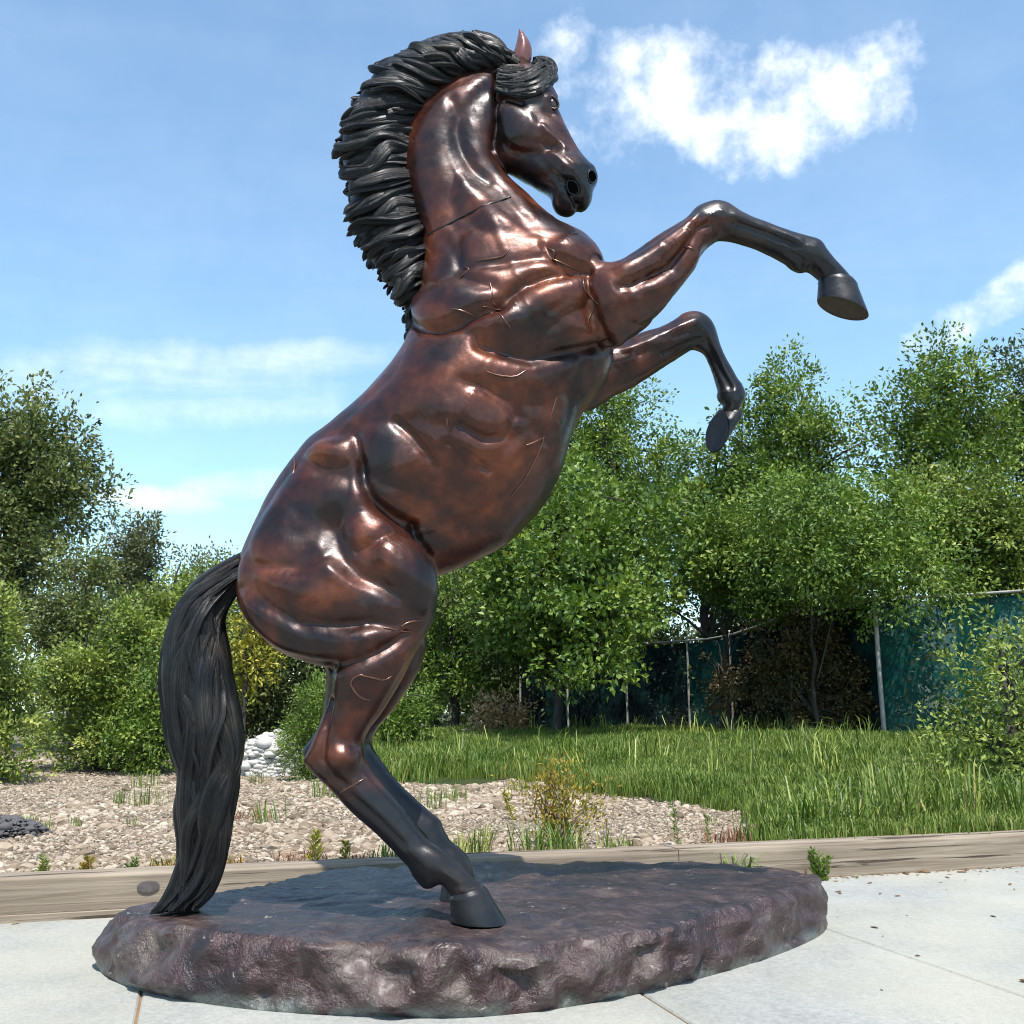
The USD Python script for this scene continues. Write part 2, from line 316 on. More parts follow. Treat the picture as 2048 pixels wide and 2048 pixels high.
def surface_nets(F, axes):
    sg = F < 0
    n = np.zeros(np.array(F.shape) - 1, np.int8)
    for a in (0, 1):
        for b in (0, 1):
            for c in (0, 1): n += sg[a:sg.shape[0] - 1 + a, b:sg.shape[1] - 1 + b, c:sg.shape[2] - 1 + c]
    act = (n > 0) & (n < 8); ci = np.argwhere(act); num = np.full(act.shape, -1, np.int32); num[act] = np.arange(len(ci))
    acc, cnt = np.zeros((len(ci), 3)), np.zeros(len(ci))
    offs = [(a, b, c) for a in (0, 1) for b in (0, 1) for c in (0, 1)]
    for o in offs:
        for ax in range(3):
            if o[ax]: continue
            o2 = list(o); o2[ax] = 1
            p, q = ci + o, ci + o2; fp, fq = F[tuple(p.T)], F[tuple(q.T)]
            m = (fp < 0) != (fq < 0); t = np.where(m, fp / np.where(m, fp - fq, 1), 0)
            pos = np.array(o, float)[None].repeat(len(ci), 0); pos[:, ax] = t
            acc[m] += pos[m]; cnt[m] += 1
    v = ci + acc / cnt[:, None]
    faces = []
    for ax in range(3):
        sl0, sl1 = [slice(None)] * 3, [slice(None)] * 3; sl0[ax], sl1[ax] = slice(0, -1), slice(1, None)
        e0, e1 = sg[tuple(sl0)], sg[tuple(sl1)]
        b, c = (ax + 1) % 3, (ax + 2) % 3
        at = np.argwhere(e0 != e1); flip = e0[tuple(at.T)]
        ok = (at[:, b] > 0) & (at[:, c] > 0) & (at[:, b] < F.shape[b] - 1) & (at[:, c] < F.shape[c] - 1); at, flip = at[ok], flip[ok]
        ids = []
        for db, dc in ((-1, -1), (0, -1), (0, 0), (-1, 0)):
            w = at.copy(); w[:, b] += db; w[:, c] += dc; ids.append(num[tuple(w.T)])
        ids = np.stack(ids, 1); ids = np.where(flip[:, None], ids, ids[:, ::-1]); faces.append(ids)
    f = np.vstack(faces)
    return np.stack([np.interp(v[:, k], np.arange(len(axes[k])), axes[k]) for k in range(3)], 1), np.vstack([f[:, [0, 1, 2]], f[:, [0, 2, 3]]])
def relax(v, f, n=2, lam=0.5):
    e = np.vstack([f[:, [0, 1]], f[:, [1, 2]], f[:, [2, 0]]]); e = np.vstack([e, e[:, ::-1]])
    A = sparse.csr_matrix((np.ones(len(e)), (e[:, 0], e[:, 1])), (len(v), len(v))); A.data[:] = 1; D = np.asarray(A.sum(1)).ravel()
    for i in range(n):
        for l in (lam, -lam * 1.04): v = v + l * ((A @ v) / D[:, None] - v)
    return v
def normals(v, f):
    return meshkit.arrays((v, f), True)[2]

TRUNK = [(1003, 128), (955, 138), (915, 150), (880, 168), (848, 197), (826, 223), (811, 250), (803, 283), (799, 315), (803, 350), (810, 384), (821, 420), (835, 456), (843, 488), (849, 520), (848, 551), (838, 580), (830, 612),
         (822, 648), (812, 684), (784, 731), (742, 779), (689, 827), (646, 862), (613, 887), (578, 930), (546, 977), (514, 1038), (490, 1092), (475, 1139), (472, 1177), (481, 1214), (500, 1250), (540, 1280), (600, 1300), (680, 1300),
         (760, 1270), (820, 1215), (850, 1165), (875, 1153), (907, 1141), (943, 1126), (980, 1108), (1016, 1086), (1052, 1050), (1078, 1023), (1100, 990), (1120, 950), (1130, 922), (1143, 878), (1157, 842), (1175, 812), (1191, 790),
         (1209, 764), (1222, 735), (1226, 712), (1225, 685), (1228, 640), (1225, 590), (1215, 553), (1203, 524), (1196, 508), (1182, 492), (1164, 478), (1142, 469), (1118, 462), (1107, 452), (1082, 424), (1057, 395), (1031, 373),
         (1007, 346), (996, 325), (1000, 290), (1015, 240), (1030, 190), (1025, 150)]
HEAD = [(985, 150), (1000, 132), (1030, 128), (1062, 132), (1085, 150), (1101, 175), (1112, 191), (1117, 208), (1115, 223), (1122, 236), (1136, 267), (1154, 300), (1172, 326), (1181, 336), (1190, 342), (1195, 354), (1194, 366),
        (1190, 374), (1186, 384), (1185, 394), (1182, 405), (1173, 417), (1162, 420), (1154, 418), (1150, 425), (1136, 431), (1118, 427), (1107, 416), (1103, 402), (1101, 393), (1092, 383), (1071, 372), (1053, 361), (1035, 350),
        (1017, 342), (1003, 336), (993, 315), (988, 280), (984, 230), (982, 185)]
FORE_NEAR = [(1150, 560), (1175, 540), (1205, 530), (1221, 530), (1241, 523), (1268, 505), (1301, 481), (1338, 459), (1369, 441), (1389, 419), (1406, 409), (1429, 403), (1453, 408), (1470, 419), (1486, 429), (1520, 444), (1554, 458), (1587, 469),
             (1614, 476), (1631, 480), (1642, 487), (1652, 502), (1668, 522), (1685, 540), (1698, 554), (1706, 566), (1705, 582), (1690, 590), (1660, 590), (1643, 575), (1641, 562), (1634, 553), (1624, 545), (1617, 542), (1604, 545), (1591, 541), (1580, 533), (1572, 525),
             (1554, 515), (1520, 500), (1486, 488), (1460, 480), (1439, 478), (1426, 485), (1412, 498), (1399, 515), (1382, 540), (1362, 569), (1342, 599), (1318, 626), (1305, 639), (1301, 646), (1285, 660), (1261, 677), (1234, 694),
             (1200, 690), (1165, 665), (1140, 625), (1138, 585)]
FORE_FAR = [(1130, 720), (1180, 690), (1239, 690), (1261, 676), (1291, 663), (1322, 654), (1348, 641), (1365, 629), (1386, 624), (1406, 629), (1422, 643), (1431, 660), (1436, 680), (1446, 707), (1460, 733), (1473, 757), (1483, 770), (1490, 786), (1490, 798),
            (1483, 810), (1478, 822), (1474, 838), (1462, 848), (1448, 838), (1441, 822), (1443, 819), (1446, 811), (1438, 801), (1434, 791), (1436, 781), (1432, 767), (1426, 747), (1416, 723), (1407, 707), (1396, 700), (1385, 698),
            (1369, 707), (1345, 723), (1318, 740), (1291, 757), (1261, 776), (1231, 791), (1204, 808), (1177, 822), (1140, 820), (1110, 780)]
HIND_NEAR = [(505, 1080), (560, 1000), (640, 950), (700, 950), (750, 1000), (800, 1050), (845, 1100), (866, 1135), (875, 1162), (876, 1191), (871, 1227), (860, 1253), (846, 1279), (834, 1300), (822, 1322), (805, 1357), (784, 1391), (762, 1425), (742, 1453),
             (730, 1476), (727, 1495), (730, 1515), (739, 1532), (755, 1556), (776, 1581), (805, 1614), (830, 1647), (855, 1676), (880, 1693), (900, 1709), (918, 1726), (938, 1747), (962, 1771), (970, 1784), (958, 1800), (930, 1806), (905, 1800), (896, 1784), (888, 1774), (878, 1768), (867, 1774), (851, 1777),
             (838, 1768), (824, 1751), (818, 1739), (812, 1731), (797, 1716), (776, 1692), (751, 1667), (714, 1634), (690, 1611), (664, 1582), (631, 1553), (617, 1537), (608, 1524), (611, 1514), (622, 1490), (639, 1452), (654, 1414), (664, 1380), (669, 1350),
             (664, 1337), (640, 1332), (603, 1321), (559, 1303), (527, 1277), (498, 1245), (480, 1204), (475, 1150), (486, 1110)]
HIND_FAR = [(520, 1085), (580, 1010), (640, 965), (700, 965), (750, 1010), (800, 1060), (840, 1105), (860, 1140), (868, 1190), (862, 1240), (852, 1275), (852, 1291), (846, 1324), (830, 1358), (806, 1391), (782, 1425), (756, 1455),
            (745, 1478), (746, 1494), (764, 1523), (793, 1560), (826, 1594), (859, 1622), (880, 1639), (889, 1660), (901, 1681), (921, 1697), (938, 1717), (946, 1738), (948, 1752), (942, 1766), (915, 1772), (892, 1764), (882, 1748), (872, 1744), (850, 1738), (842, 1722), (836, 1700), (812, 1672), (770, 1636), (720, 1590), (660, 1548), (625, 1531),
            (608, 1512), (607, 1497), (627, 1472), (643, 1436), (651, 1387), (653, 1345), (640, 1325), (600, 1310), (550, 1290), (515, 1255), (495, 1210), (490, 1150), (500, 1110)]
add_part(TRUNK, 0.0, [(920, 200, .62), (870, 300, .58), (960, 260, .6), (930, 420, .62), (1000, 330, .6), (1000, 540, .80), (1130, 520, .95), (1180, 640, 1.0), (1000, 700, .86), (900, 850, .88), (800, 950, .80), (860, 1050, .70), (1050, 900, .88), (700, 1000, .78), (620, 1120, .70), (700, 1230, .55), (540, 1150, .70)], 0.025)
add_part(HIND_NEAR, [(600, 1050, -.15), (750, 1100, -.20), (700, 1250, -.19), (750, 1400, -.19), (650, 1520, -.20), (780, 1640, -.20), (930, 1780, -.20)], [(650, 1050, .43), (700, 1200, .54), (600, 1200, .52), (830, 1160, .64), (740, 1380, .82), (670, 1500, .85), (780, 1630, .95), (930, 1770, 1.0)], 0.02)
add_part(HIND_FAR, [(600, 1050, .13), (700, 1250, .17), (750, 1400, .19), (650, 1520, .20), (780, 1640, .21), (930, 1750, .21)], [(650, 1050, .40), (700, 1200, .50), (740, 1380, .82), (670, 1500, .85), (780, 1630, .95), (930, 1750, 1.0)], 0.035)
add_part(FORE_NEAR, [(1160, 600, -.20), (1260, 590, -.23), (1400, 460, -.25), (1550, 480, -.25), (1690, 570, -.25)], [(1180, 600, .75), (1290, 570, .85), (1410, 450, .95), (1540, 480, .95), (1680, 560, 1.05)], 0.03)
add_part(FORE_FAR, [(1150, 750, .17), (1260, 730, .20), (1390, 660, .21), (1450, 750, .20), (1465, 830, .19)], [(1180, 740, .8), (1300, 710, .85), (1400, 660, .95), (1450, 750, .95), (1465, 830, 1.05)], 0.03)
add_part(HEAD, [(1000, 200, -.0), (1020, 320, -.015), (1100, 220, -.02), (1120, 300, -.04), (1150, 390, -.075)], [(1020, 240, .86), (1000, 160, .7), (1090, 190, 1.0), (1110, 280, .86), (1150, 380, 1.1)], 0.02)
V, F = surface_nets(VOL, (GS, GT, GZ))
comp = trimesh.graph.connected_component_labels(trimesh.Trimesh(V, F, process=False).face_adjacency, node_count=len(F))
F = F[comp == np.bincount(comp).argmax()]; keep = np.unique(F); re = -np.ones(len(V), int); re[keep] = np.arange(len(keep)); V, F = V[keep], re[F]
V = relax(V, F, 6)
del VOL
# muscles: grooves, ridges and bosses, each as (points in the photograph, half width in pixels, height in metres), pressed into both flanks
def strokes():
    g, r = [], []
    L = lambda pts, w, h: g.append((np.array(pts, float), w, h))
    L([(905, 205), (915, 232), (912, 262), (926, 308), (948, 341), (977, 362)], 12, -.014); L([(962, 172), (915, 222), (889, 290), (900, 344), (925, 385)], 26, .012)
    L([(995, 150), (993, 200), (992, 254), (985, 300)], 7, -.016); L([(975, 200), (965, 250), (960, 300)], 18, .008)
    L([(966, 392), (990, 415), (1018, 440)], 26, .012); L([(890, 478), (908, 500), (922, 530)], 14, -.012); L([(940, 430), (960, 460)], 12, -.006)
    L([(1040, 466), (1080, 462), (1120, 466)], 6, .006)
    L([(830, 650), (850, 660), (880, 664), (924, 648), (961, 629), (1000, 618)], 9, -.024); L([(850, 620), (905, 605), (950, 600)], 40, .016)
    L([(1000, 618), (1029, 590), (1048, 574), (1092, 558), (1141, 549)], 10, -.020); L([(985, 540), (1045, 533), (1090, 530)], 24, .014)
    L([(985, 575), (960, 585), (935, 575)], 10, -.006); L([(1075, 590), (1125, 580), (1150, 570)], 20, .012)
    L([(1090, 494), (1113, 524), (1141, 543), (1170, 549), (1180, 549)], 8, -.020); L([(1150, 494), (1165, 505)], 34, .022)
    L([(1178, 552), (1172, 580), (1190, 606), (1200, 640), (1215, 676)], 7, -.014); L([(1215, 560), (1215, 600)], 34, .014)
    L([(1136, 640), (1148, 652)], 20, .014); L([(974, 668), (1014, 672), (1054, 678), (1080, 660), (1092, 645), (1138, 617)], 9, .014)
    L([(960, 690), (1014, 706), (1060, 719), (1107, 709), (1154, 700), (1210, 690)], 13, -.030); L([(1000, 640), (1050, 630), (1090, 600)], 20, .010)
    L([(965, 738), (1014, 734), (1060, 750)], 26, .012); L([(920, 760), (967, 776), (1014, 808), (1040, 835)], 12, -.013)
    L([(899, 760), (877, 806)], 30, .010); L([(950, 845), (1000, 850), (1020, 838)], 20, .016); L([(915, 846), (967, 876), (1005, 873), (1028, 834)], 9, -.016)
    L([(793, 845), (826, 873), (857, 912)], 9, -.014); L([(897, 885), (943, 912), (977, 940)], 9, -.012); L([(840, 870), (880, 905), (915, 945)], 18, .010)
    L([(752, 860), (775, 890)], 34, .014); L([(722, 925), (728, 962), (746, 1001), (784, 1032), (822, 1054)], 11, -.030); L([(806, 1046), (832, 1064), (850, 1060), (866, 1056)], 7, .016); L([(836, 1066), (842, 1088)], 6, .012); L([(714, 875), (719, 910), (724, 940)], 10, -.014); L([(920, 962), (955, 950)], 24, .012)
    L([(1000, 935), (1030, 905), (1050, 870)], 14, .010); L([(650, 902), (660, 906)], 24, .030); L([(705, 880), (702, 940)], 10, .008)
    L([(762, 1098), (795, 1128), (820, 1158)], 22, .015); L([(740, 1058), (758, 1064)], 34, .014); L([(713, 1102), (748, 1091), (778, 1066)], 8, -.013)
    L([(668, 1060), (690, 1119), (726, 1155), (766, 1172), (800, 1180)], 14, -.014); L([(640, 1100), (665, 1140), (710, 1168), (750, 1186)], 16, .013)
    L([(600, 1222), (672, 1233), (726, 1222), (777, 1238)], 12, .010); L([(600, 1246), (672, 1252), (740, 1246), (790, 1256)], 10, -.010)
    L([(486, 1178), (520, 1209), (581, 1240), (620, 1262)], 10, -.010); L([(680, 1282), (719, 1278), (752, 1272)], 18, .012); L([(664, 1334), (726, 1318), (777, 1290), (812, 1266)], 10, -.022)
    L([(570, 1080), (560, 1140), (600, 1190)], 30, .008); L([(610, 1000), (590, 1060)], 22, -.006); L([(700, 1130), (640, 1060)], 26, -.006)
    L([(840, 1060), (845, 1085)], 9, .012); L([(826, 1050), (836, 1080), (856, 1112)], 8, -.030); L([(800, 1140), (840, 1170)], 30, .010)
    L([(664, 1400), (653, 1440), (647, 1480), (645, 1520)], 7, -.015); L([(676, 1513), (690, 1516)], 24, .012); L([(652, 1530), (665, 1556), (690, 1570)], 8, -.010); L([(618, 1520), (632, 1500), (645, 1460)], 8, .006)
    L([(720, 1300), (700, 1370), (690, 1430)], 26, .006); L([(705, 1400), (700, 1450), (712, 1490)], 8, -.006); L([(700, 1590), (760, 1640), (810, 1690)], 8, -.006); L([(735, 1560), (790, 1620), (840, 1680)], 9, .005)
    L([(860, 1708), (872, 1714)], 22, .008); L([(900, 1770), (930, 1775), (965, 1765)], 7, -.004)
    L([(1240, 578), (1285, 558), (1338, 535), (1365, 501), (1392, 458), (1420, 444)], 7, -.015); L([(1250, 540), (1300, 515), (1370, 465), (1400, 428)], 14, .008); L([(1300, 575), (1350, 548), (1390, 500)], 14, .008); L([(1330, 495), (1380, 455)], 5, -.005)
    L([(1425, 452), (1440, 460)], 14, -.008); L([(1473, 446), (1537, 468), (1590, 490)], 7, -.012); L([(1470, 430), (1540, 455), (1600, 480)], 7, .005); L([(1580, 505), (1605, 520), (1600, 535)], 7, -.007); L([(1625, 510), (1640, 530)], 12, .006)
    L([(1278, 708), (1325, 677), (1372, 662)], 7, -.010); L([(1328, 707), (1386, 683), (1412, 676)], 7, -.010); L([(1300, 690), (1360, 660)], 9, .006); L([(1415, 690), (1440, 740), (1460, 772)], 7, -.009)
    L([(1012, 240), (1030, 265)], 36, .010); L([(1001, 245), (1004, 276), (1020, 297), (1050, 306)], 7, -.010); L([(1085, 254), (1098, 268), (1120, 287), (1128, 297)], 6, .012); L([(1092, 288), (1108, 292)], 11, -.016)
    L([(1060, 306), (1085, 302), (1100, 298)], 6, -.008); L([(1101, 303), (1120, 320), (1134, 334)], 6, .008); L([(1075, 310), (1105, 345), (1120, 360)], 9, -.006); L([(994, 196), (1019, 200), (1041, 208)], 7, -.014); L([(1000, 183), (1040, 192), (1070, 196)], 7, .007)
    L([(1128, 357), (1128, 370), (1139, 384), (1149, 400), (1153, 412)], 5, -.016); L([(1141, 366), (1147, 380)], 11, -.034); L([(1184, 348), (1187, 359)], 7, -.022); L([(1095, 196), (1110, 194)], 6, .008); L([(1092, 222), (1104, 228)], 6, -.008); L([(1070, 365), (1095, 350)], 12, -.006)
    return g
STROKES = strokes()
def seg_dist(p, pl):
    best = np.full(len(p), 1e9)
    for a, b in zip(pl[:-1], pl[1:]):
        t = np.clip(((p - a) @ (b - a)) / max((b - a) @ (b - a), 1e-9), 0, 1); best = np.minimum(best, np.linalg.norm(p - (a + t[:, None] * (b - a)), axis=1))
    return best
N0 = relax(normals(V, F), F, 3); N0 /= np.linalg.norm(N0, axis=1, keepdims=True)
PX, _ = pixel(to_world(V[:, 0], V[:, 1], V[:, 2]))
disp = np.zeros(len(V))
# the far pair of legs is shaped by its own shadows of these strokes only through the trunk, so it is left smooth
mid = sstep(np.abs(N0[:, 1]), 0.08, 0.45)
for pts, w, h in STROKES:
    lo, hi = pts.min(0) - 3 * w, pts.max(0) + 3 * w
    m = np.all((PX > lo) & (PX < hi), 1)
    d_ = seg_dist(PX[m], pts) / w
    c_ = pts.mean(0); fine = (c_[1] < 445 and c_[0] > 985) or c_[0] > 1240 or c_[1] > 1400    # head and legs keep their full drawing
    disp[m] += h * ((1.15 if fine else 0.75) if h < 0 else (1.1 if fine else 0.45)) * np.exp(-d_**2)
# muscle masses: domed fields that meet in creases (outline, height, width of the rounded rim in pixels)
MUSCLES = [
 ([(985, 150), (930, 165), (880, 190), (840, 240), (822, 300), (830, 380), (860, 470), (900, 440), (905, 380), (897, 300), (903, 240), (945, 195)], .012, 34), ([(990, 190), (955, 205), (930, 240), (930, 290), (955, 340), (1000, 380), (1040, 430), (1075, 440), (1050, 395), (1010, 350), (985, 300), (988, 240)], .012, 26),
 ([(925, 345), (960, 380), (1010, 435), (1060, 470), (1000, 480), (940, 440), (905, 400)], .013, 30), ([(845, 480), (895, 450), (920, 500), (900, 560), (850, 570)], .012, 26), ([(930, 470), (1010, 465), (1080, 474), (1085, 515), (1000, 530), (930, 535)], .015, 26),
 ([(845, 580), (900, 560), (970, 575), (1005, 595), (975, 618), (925, 646), (880, 662), (838, 652), (826, 615)], .024, 36), ([(925, 545), (1000, 538), (1080, 525), (1135, 545), (1090, 562), (1040, 578), (1000, 592), (950, 566)], .017, 24),
 ([(1098, 492), (1140, 470), (1180, 488), (1203, 525), (1185, 548), (1140, 540), (1110, 520)], .030, 34), ([(1005, 622), (1045, 585), (1100, 564), (1160, 553), (1178, 580), (1165, 612), (1130, 628), (1085, 650), (1050, 676), (1000, 672), (935, 660), (965, 638)], .026, 36),
 ([(1168, 552), (1210, 540), (1250, 560), (1262, 600), (1250, 650), (1212, 674), (1190, 630), (1176, 590)], .018, 34), ([(1090, 650), (1135, 628), (1170, 620), (1190, 650), (1205, 684), (1150, 690), (1090, 690)], .016, 26),
 ([(955, 712), (1020, 725), (1090, 727), (1155, 718), (1135, 770), (1080, 805), (1020, 792), (965, 762)], .016, 30), ([(830, 672), (930, 668), (960, 700), (955, 750), (900, 790), (830, 832), (760, 850), (690, 850), (740, 800), (795, 740)], .016, 55),
 ([(880, 800), (960, 780), (1022, 815), (1020, 858), (975, 876), (930, 850), (880, 840)], .014, 36), ([(825, 850), (870, 858), (920, 868), (970, 888), (1010, 886), (970, 930), (910, 905), (868, 900)], .013, 24), ([(725, 865), (765, 843), (800, 860), (845, 905), (858, 942), (820, 968), (775, 960), (728, 935)], .018, 44),
 ([(735, 968), (800, 975), (870, 935), (930, 955), (990, 920), (1060, 860), (1092, 900), (1050, 960), (980, 1012), (900, 1042), (835, 1050), (780, 1024)], .016, 48), ([(1030, 830), (1090, 800), (1130, 790), (1125, 850), (1090, 880), (1040, 862)], .010, 30),
 ([(610, 912), (650, 882), (700, 880), (700, 925), (650, 932)], .022, 34), ([(545, 1000), (600, 932), (645, 950), (690, 958), (710, 990), (680, 1050), (650, 1112), (590, 1132), (520, 1130), (500, 1085)], .017, 60),
 ([(710, 962), (740, 1012), (790, 1052), (782, 1072), (745, 1094), (713, 1098), (688, 1060), (694, 1000)], .020, 34), ([(745, 1100), (790, 1076), (835, 1086), (868, 1140), (870, 1200), (840, 1228), (800, 1192), (765, 1152)], .024, 40),
 ([(510, 1142), (600, 1142), (660, 1120), (710, 1166), (770, 1188), (805, 1222), (740, 1232), (670, 1238), (600, 1222), (535, 1190)], .020, 36), ([(487, 1178), (540, 1212), (600, 1242), (680, 1256), (780, 1252), (812, 1264), (760, 1288), (690, 1314), (620, 1314), (550, 1290), (500, 1240)], .018, 34),
 ([(676, 1342), (740, 1322), (800, 1290), (828, 1288), (790, 1362), (750, 1424), (720, 1474), (690, 1482), (664, 1440), (668, 1390)], .013, 30), ([(664, 1500), (690, 1491), (713, 1504), (713, 1532), (685, 1541), (663, 1526)], .012, 16),
 ([(1225, 545), (1290, 500), (1370, 448), (1402, 428), (1397, 457), (1350, 502), (1300, 546), (1250, 573)], .014, 20), ([(1255, 588), (1310, 562), (1350, 547), (1392, 500), (1388, 538), (1345, 592), (1300, 638), (1262, 642)], .013, 22),
 ([(1240, 700), (1300, 674), (1380, 638), (1402, 640), (1360, 666), (1290, 702)], .008, 12), ([(1000, 208), (1040, 213), (1072, 240), (1078, 282), (1050, 305), (1020, 297), (1002, 272), (996, 240)], .012, 26)]
mass = np.zeros(len(V))
for poly, h, w in MUSCLES:
    if 700 < np.mean([p[1] for p in poly]) < 1045 and np.mean([p[0] for p in poly]) > 740: h *= 0.62    # the barrel stays taut
    c = spline(poly, 160, closed=True); lo, hi = c.min(0), c.max(0); m = np.where(np.all((PX > lo) & (PX < hi), 1))[0]
    m = m[shapely.contains_xy(Polygon(c).buffer(0), PX[m, 0], PX[m, 1])]
    q = np.clip(cKDTree(c).query(PX[m])[0] / w, 0, 1); mass[m] = np.maximum(mass[m], h * np.sqrt(q * (2 - q)))
def blur(x, f, n):
    e = np.vstack([f[:, [0, 1]], f[:, [1, 2]], f[:, [2, 0]]]); e = np.vstack([e, e[:, ::-1]])
    A = sparse.csr_matrix((np.ones(len(e)), (e[:, 0], e[:, 1])), (len(x), len(x))); A.data[:] = 1; D = np.asarray(A.sum(1)).ravel()
    for _ in range(n): x = 0.5 * x + 0.5 * (A @ x) / D
    return x
head_ = (PX[:, 1] < 434) & (PX[:, 0] > 1000)
disp += 1.5 * np.where(head_ | (PX[:, 0] > 1235), blur(mass, F, 5), 0.45 * blur(mass, F, 22) + 0.55 * blur(mass, F, 8))
farleg = (V[:, 1] > 0.08) & ((PX[:, 1] > 1260) | (PX[:, 0] > 1235)) & (np.linalg.norm(PX - [1300, 560], axis=1) > 0)
disp[farleg & (PX[:, 0] < 1235)] *= 0.3
cast = 0.008 * (meshkit.fbm(V * 6.5, 2, 61) - 0.5) + 0.0025 * (meshkit.fbm(V * 19.0, 2, 62) - 0.5)
V = V + N0 * (disp * mid + cast * np.where((PX[:, 1] < 430) & (PX[:, 0] > 1000), 0.5, 1.0))[:, None]
V = relax(V, F, 2)
W = to_world(V[:, 0], V[:, 1], V[:, 2]); PX, DEP = pixel(W)
# black patina on the lower legs, the muzzle and under the jaw, a property of the casting
def patina():
    x, y = PX.T; jit = 150 * (meshkit.fbm(V * 7.0, 4, 5) - 0.5)
    d = np.zeros(len(V))
    d = np.maximum(d, sstep(y + 0.45 * (x - 690) * 0 + jit, 1500, 1610) * (x < 1000))
    d = np.maximum(d, sstep(y + jit, 1420, 1500) * (x < 1000) * (V[:, 1] > 0.05))
    d = np.maximum(d, sstep(x + jit, 1375, 1470) * (y < 660) * (x > 1240) * (V[:, 1] < 0))
    d = np.maximum(d, sstep(x + 0.9 * (y - 640) + jit, 1370, 1425) * (V[:, 1] > 0.05) * (x > 1235) * (y > 560))
    head = (x > 1000) & (y < 434) & (y < 336 + (x - 1003) * 0.93 - 4)
    d = np.maximum(d, 0.97 * sstep((x - 1010) * 0.45 + (y - 300) + jit, 58, 100) * head)
    d = np.maximum(d, 0.9 * np.exp(-((x - 1060) / 60)**2 - ((y - 330) / 26)**2) * head)
    d = np.maximum(d, 0.55 * sstep(meshkit.fbm(V * 3.1 + 7, 4, 2), 0.56, 0.72))
    return np.clip(d, 0, 1)
STATUE = thing("horse_statue", "dark bronze statue of a rearing horse on a rough oval bronze base", "statue", (float(HO[0]), float(HO[1]), 0.0))
obj("body", (W, F), "brown_bronze", STATUE, smooth=True, prim={"patina": patina()})
print("horse body", len(F))

def front_point(pts, lift=0.0):
    """The nearest surface points behind these pixels."""
    tree = cKDTree(PX[VIS]); out = []
    for p in pts:
        i = np.array(tree.query_ball_point(p, 7.0)); i = VIS[i] if len(i) else VIS[[tree.query(p)[1]]]
        j = i[DEP[i] < DEP[i].min() + 0.03]; out.append((W[j] + NW[j] * lift).mean(0))
    return np.array(out)
NW = normals(W, F); VIS = np.where((NW * (np.array([0, 0, CAM_H]) - W)).sum(1) > 0)[0]
VEINS = [[(953, 522), (985, 517), (1009, 511), (1022, 493)], [(919, 554), (937, 540), (929, 533)], [(980, 565), (984, 587), (976, 601)], [(986, 603), (993, 614)], [(966, 612), (985, 617), (1002, 618)],
         [(902, 618), (930, 624), (951, 634)], [(997, 623), (1010, 640), (1022, 658)], [(1096, 496), (1111, 507), (1107, 518), (1133, 529), (1165, 547)], [(1169, 551), (1165, 569), (1180, 591), (1198, 612)],
         [(1189, 612), (1180, 634), (1176, 648)], [(1112, 794), (1105, 820), (1098, 841)], [(1088, 872), (1074, 912), (1045, 963), (1012, 1003)], [(1052, 890), (1070, 884), (1085, 876)], [(766, 1255), (795, 1260), (822, 1264)],
         [(802, 1253), (820, 1244), (845, 1241)], [(782, 1352), (766, 1360), (737, 1354), (715, 1352), (704, 1365), (708, 1383), (722, 1394), (740, 1401)], [(585, 914), (588, 927), (583, 948)], [(1369, 493), (1389, 498)],
         [(974, 744), (1023, 754), (1051, 741)], [(895, 836), (893, 858)], [(680, 1585), (706, 1570), (728, 1558)]]
for v in VEINS:
    q = front_point(spline(v, 14), 0.001); q = spline(q[[0, 4, 9, 13]] if len(v) < 4 else q[::2], 16) if len(v) < 6 else spline(q, 24)
    r = np.full(len(q), 0.0042) * np.sin(np.linspace(0.25, np.pi - 0.25, len(q)))**0.6
    obj("vein", tube(q, r, 6)[:2], "vein_bronze", STATUE, smooth=True)
q = front_point(spline([(850, 471), (893, 449), (941, 424), (985, 405), (1024, 393)], 30), 0.0); q = np.stack([ndimage.gaussian_filter1d(q[:, k], 1.2, mode="nearest") for k in range(3)], 1)
obj("weld_seam", tube(q, 0.0035 + 0.0025 * np.abs(np.sin(np.arange(30) * 0.9)), 6)[:2], "black_bronze", STATUE, smooth=True)

# hair: each lock a ridged, twisting tapered sweep
rng = np.random.default_rng(11)
def lock(path, r, seed, sides=14, n=26, flat=0.75, root=0.7, tip=0.35):
    ph, ph2 = rng.uniform(0, 6.28, 2); m = rng.integers(3, 6)
    pr = lambda a, th: (1 + 0.24 * np.cos(m * th + ph + 1.8 * a) + 0.10 * np.cos((2 * m + 1) * th + ph2 - a)) * (1 - (1 - flat) * np.cos(th + 0.4 * a + ph)**2)
    a = np.linspace(0, 1, n); R = r * (root + (1 - root) * sstep(a, 0, 0.35)) * (1 - (1 - tip) * sstep(a, 0.6, 1.0)) * np.sqrt(np.clip((1 - a) / 0.06, 0.02, 1))
    p = spline(path, n); v, f = tube(p, R, sides, pr)
    th = np.r_[np.tile(np.linspace(0, 1, sides, endpoint=False), n), 0, 0]; th = np.abs(th * 2 - 1)
    ln = np.r_[0, np.cumsum(np.linalg.norm(np.diff(p, axis=0), axis=1))]
    return (v, f), np.stack([th + seed * 1.7, np.r_[np.repeat(ln * 4, sides), 0, ln[-1] * 4]], 1)
def hair(name, locks, label=None):
    m = join([l[0] for l in locks]); return obj(name, m, "hair_bronze", STATUE, smooth=True, uv=np.vstack([l[1] for l in locks]))
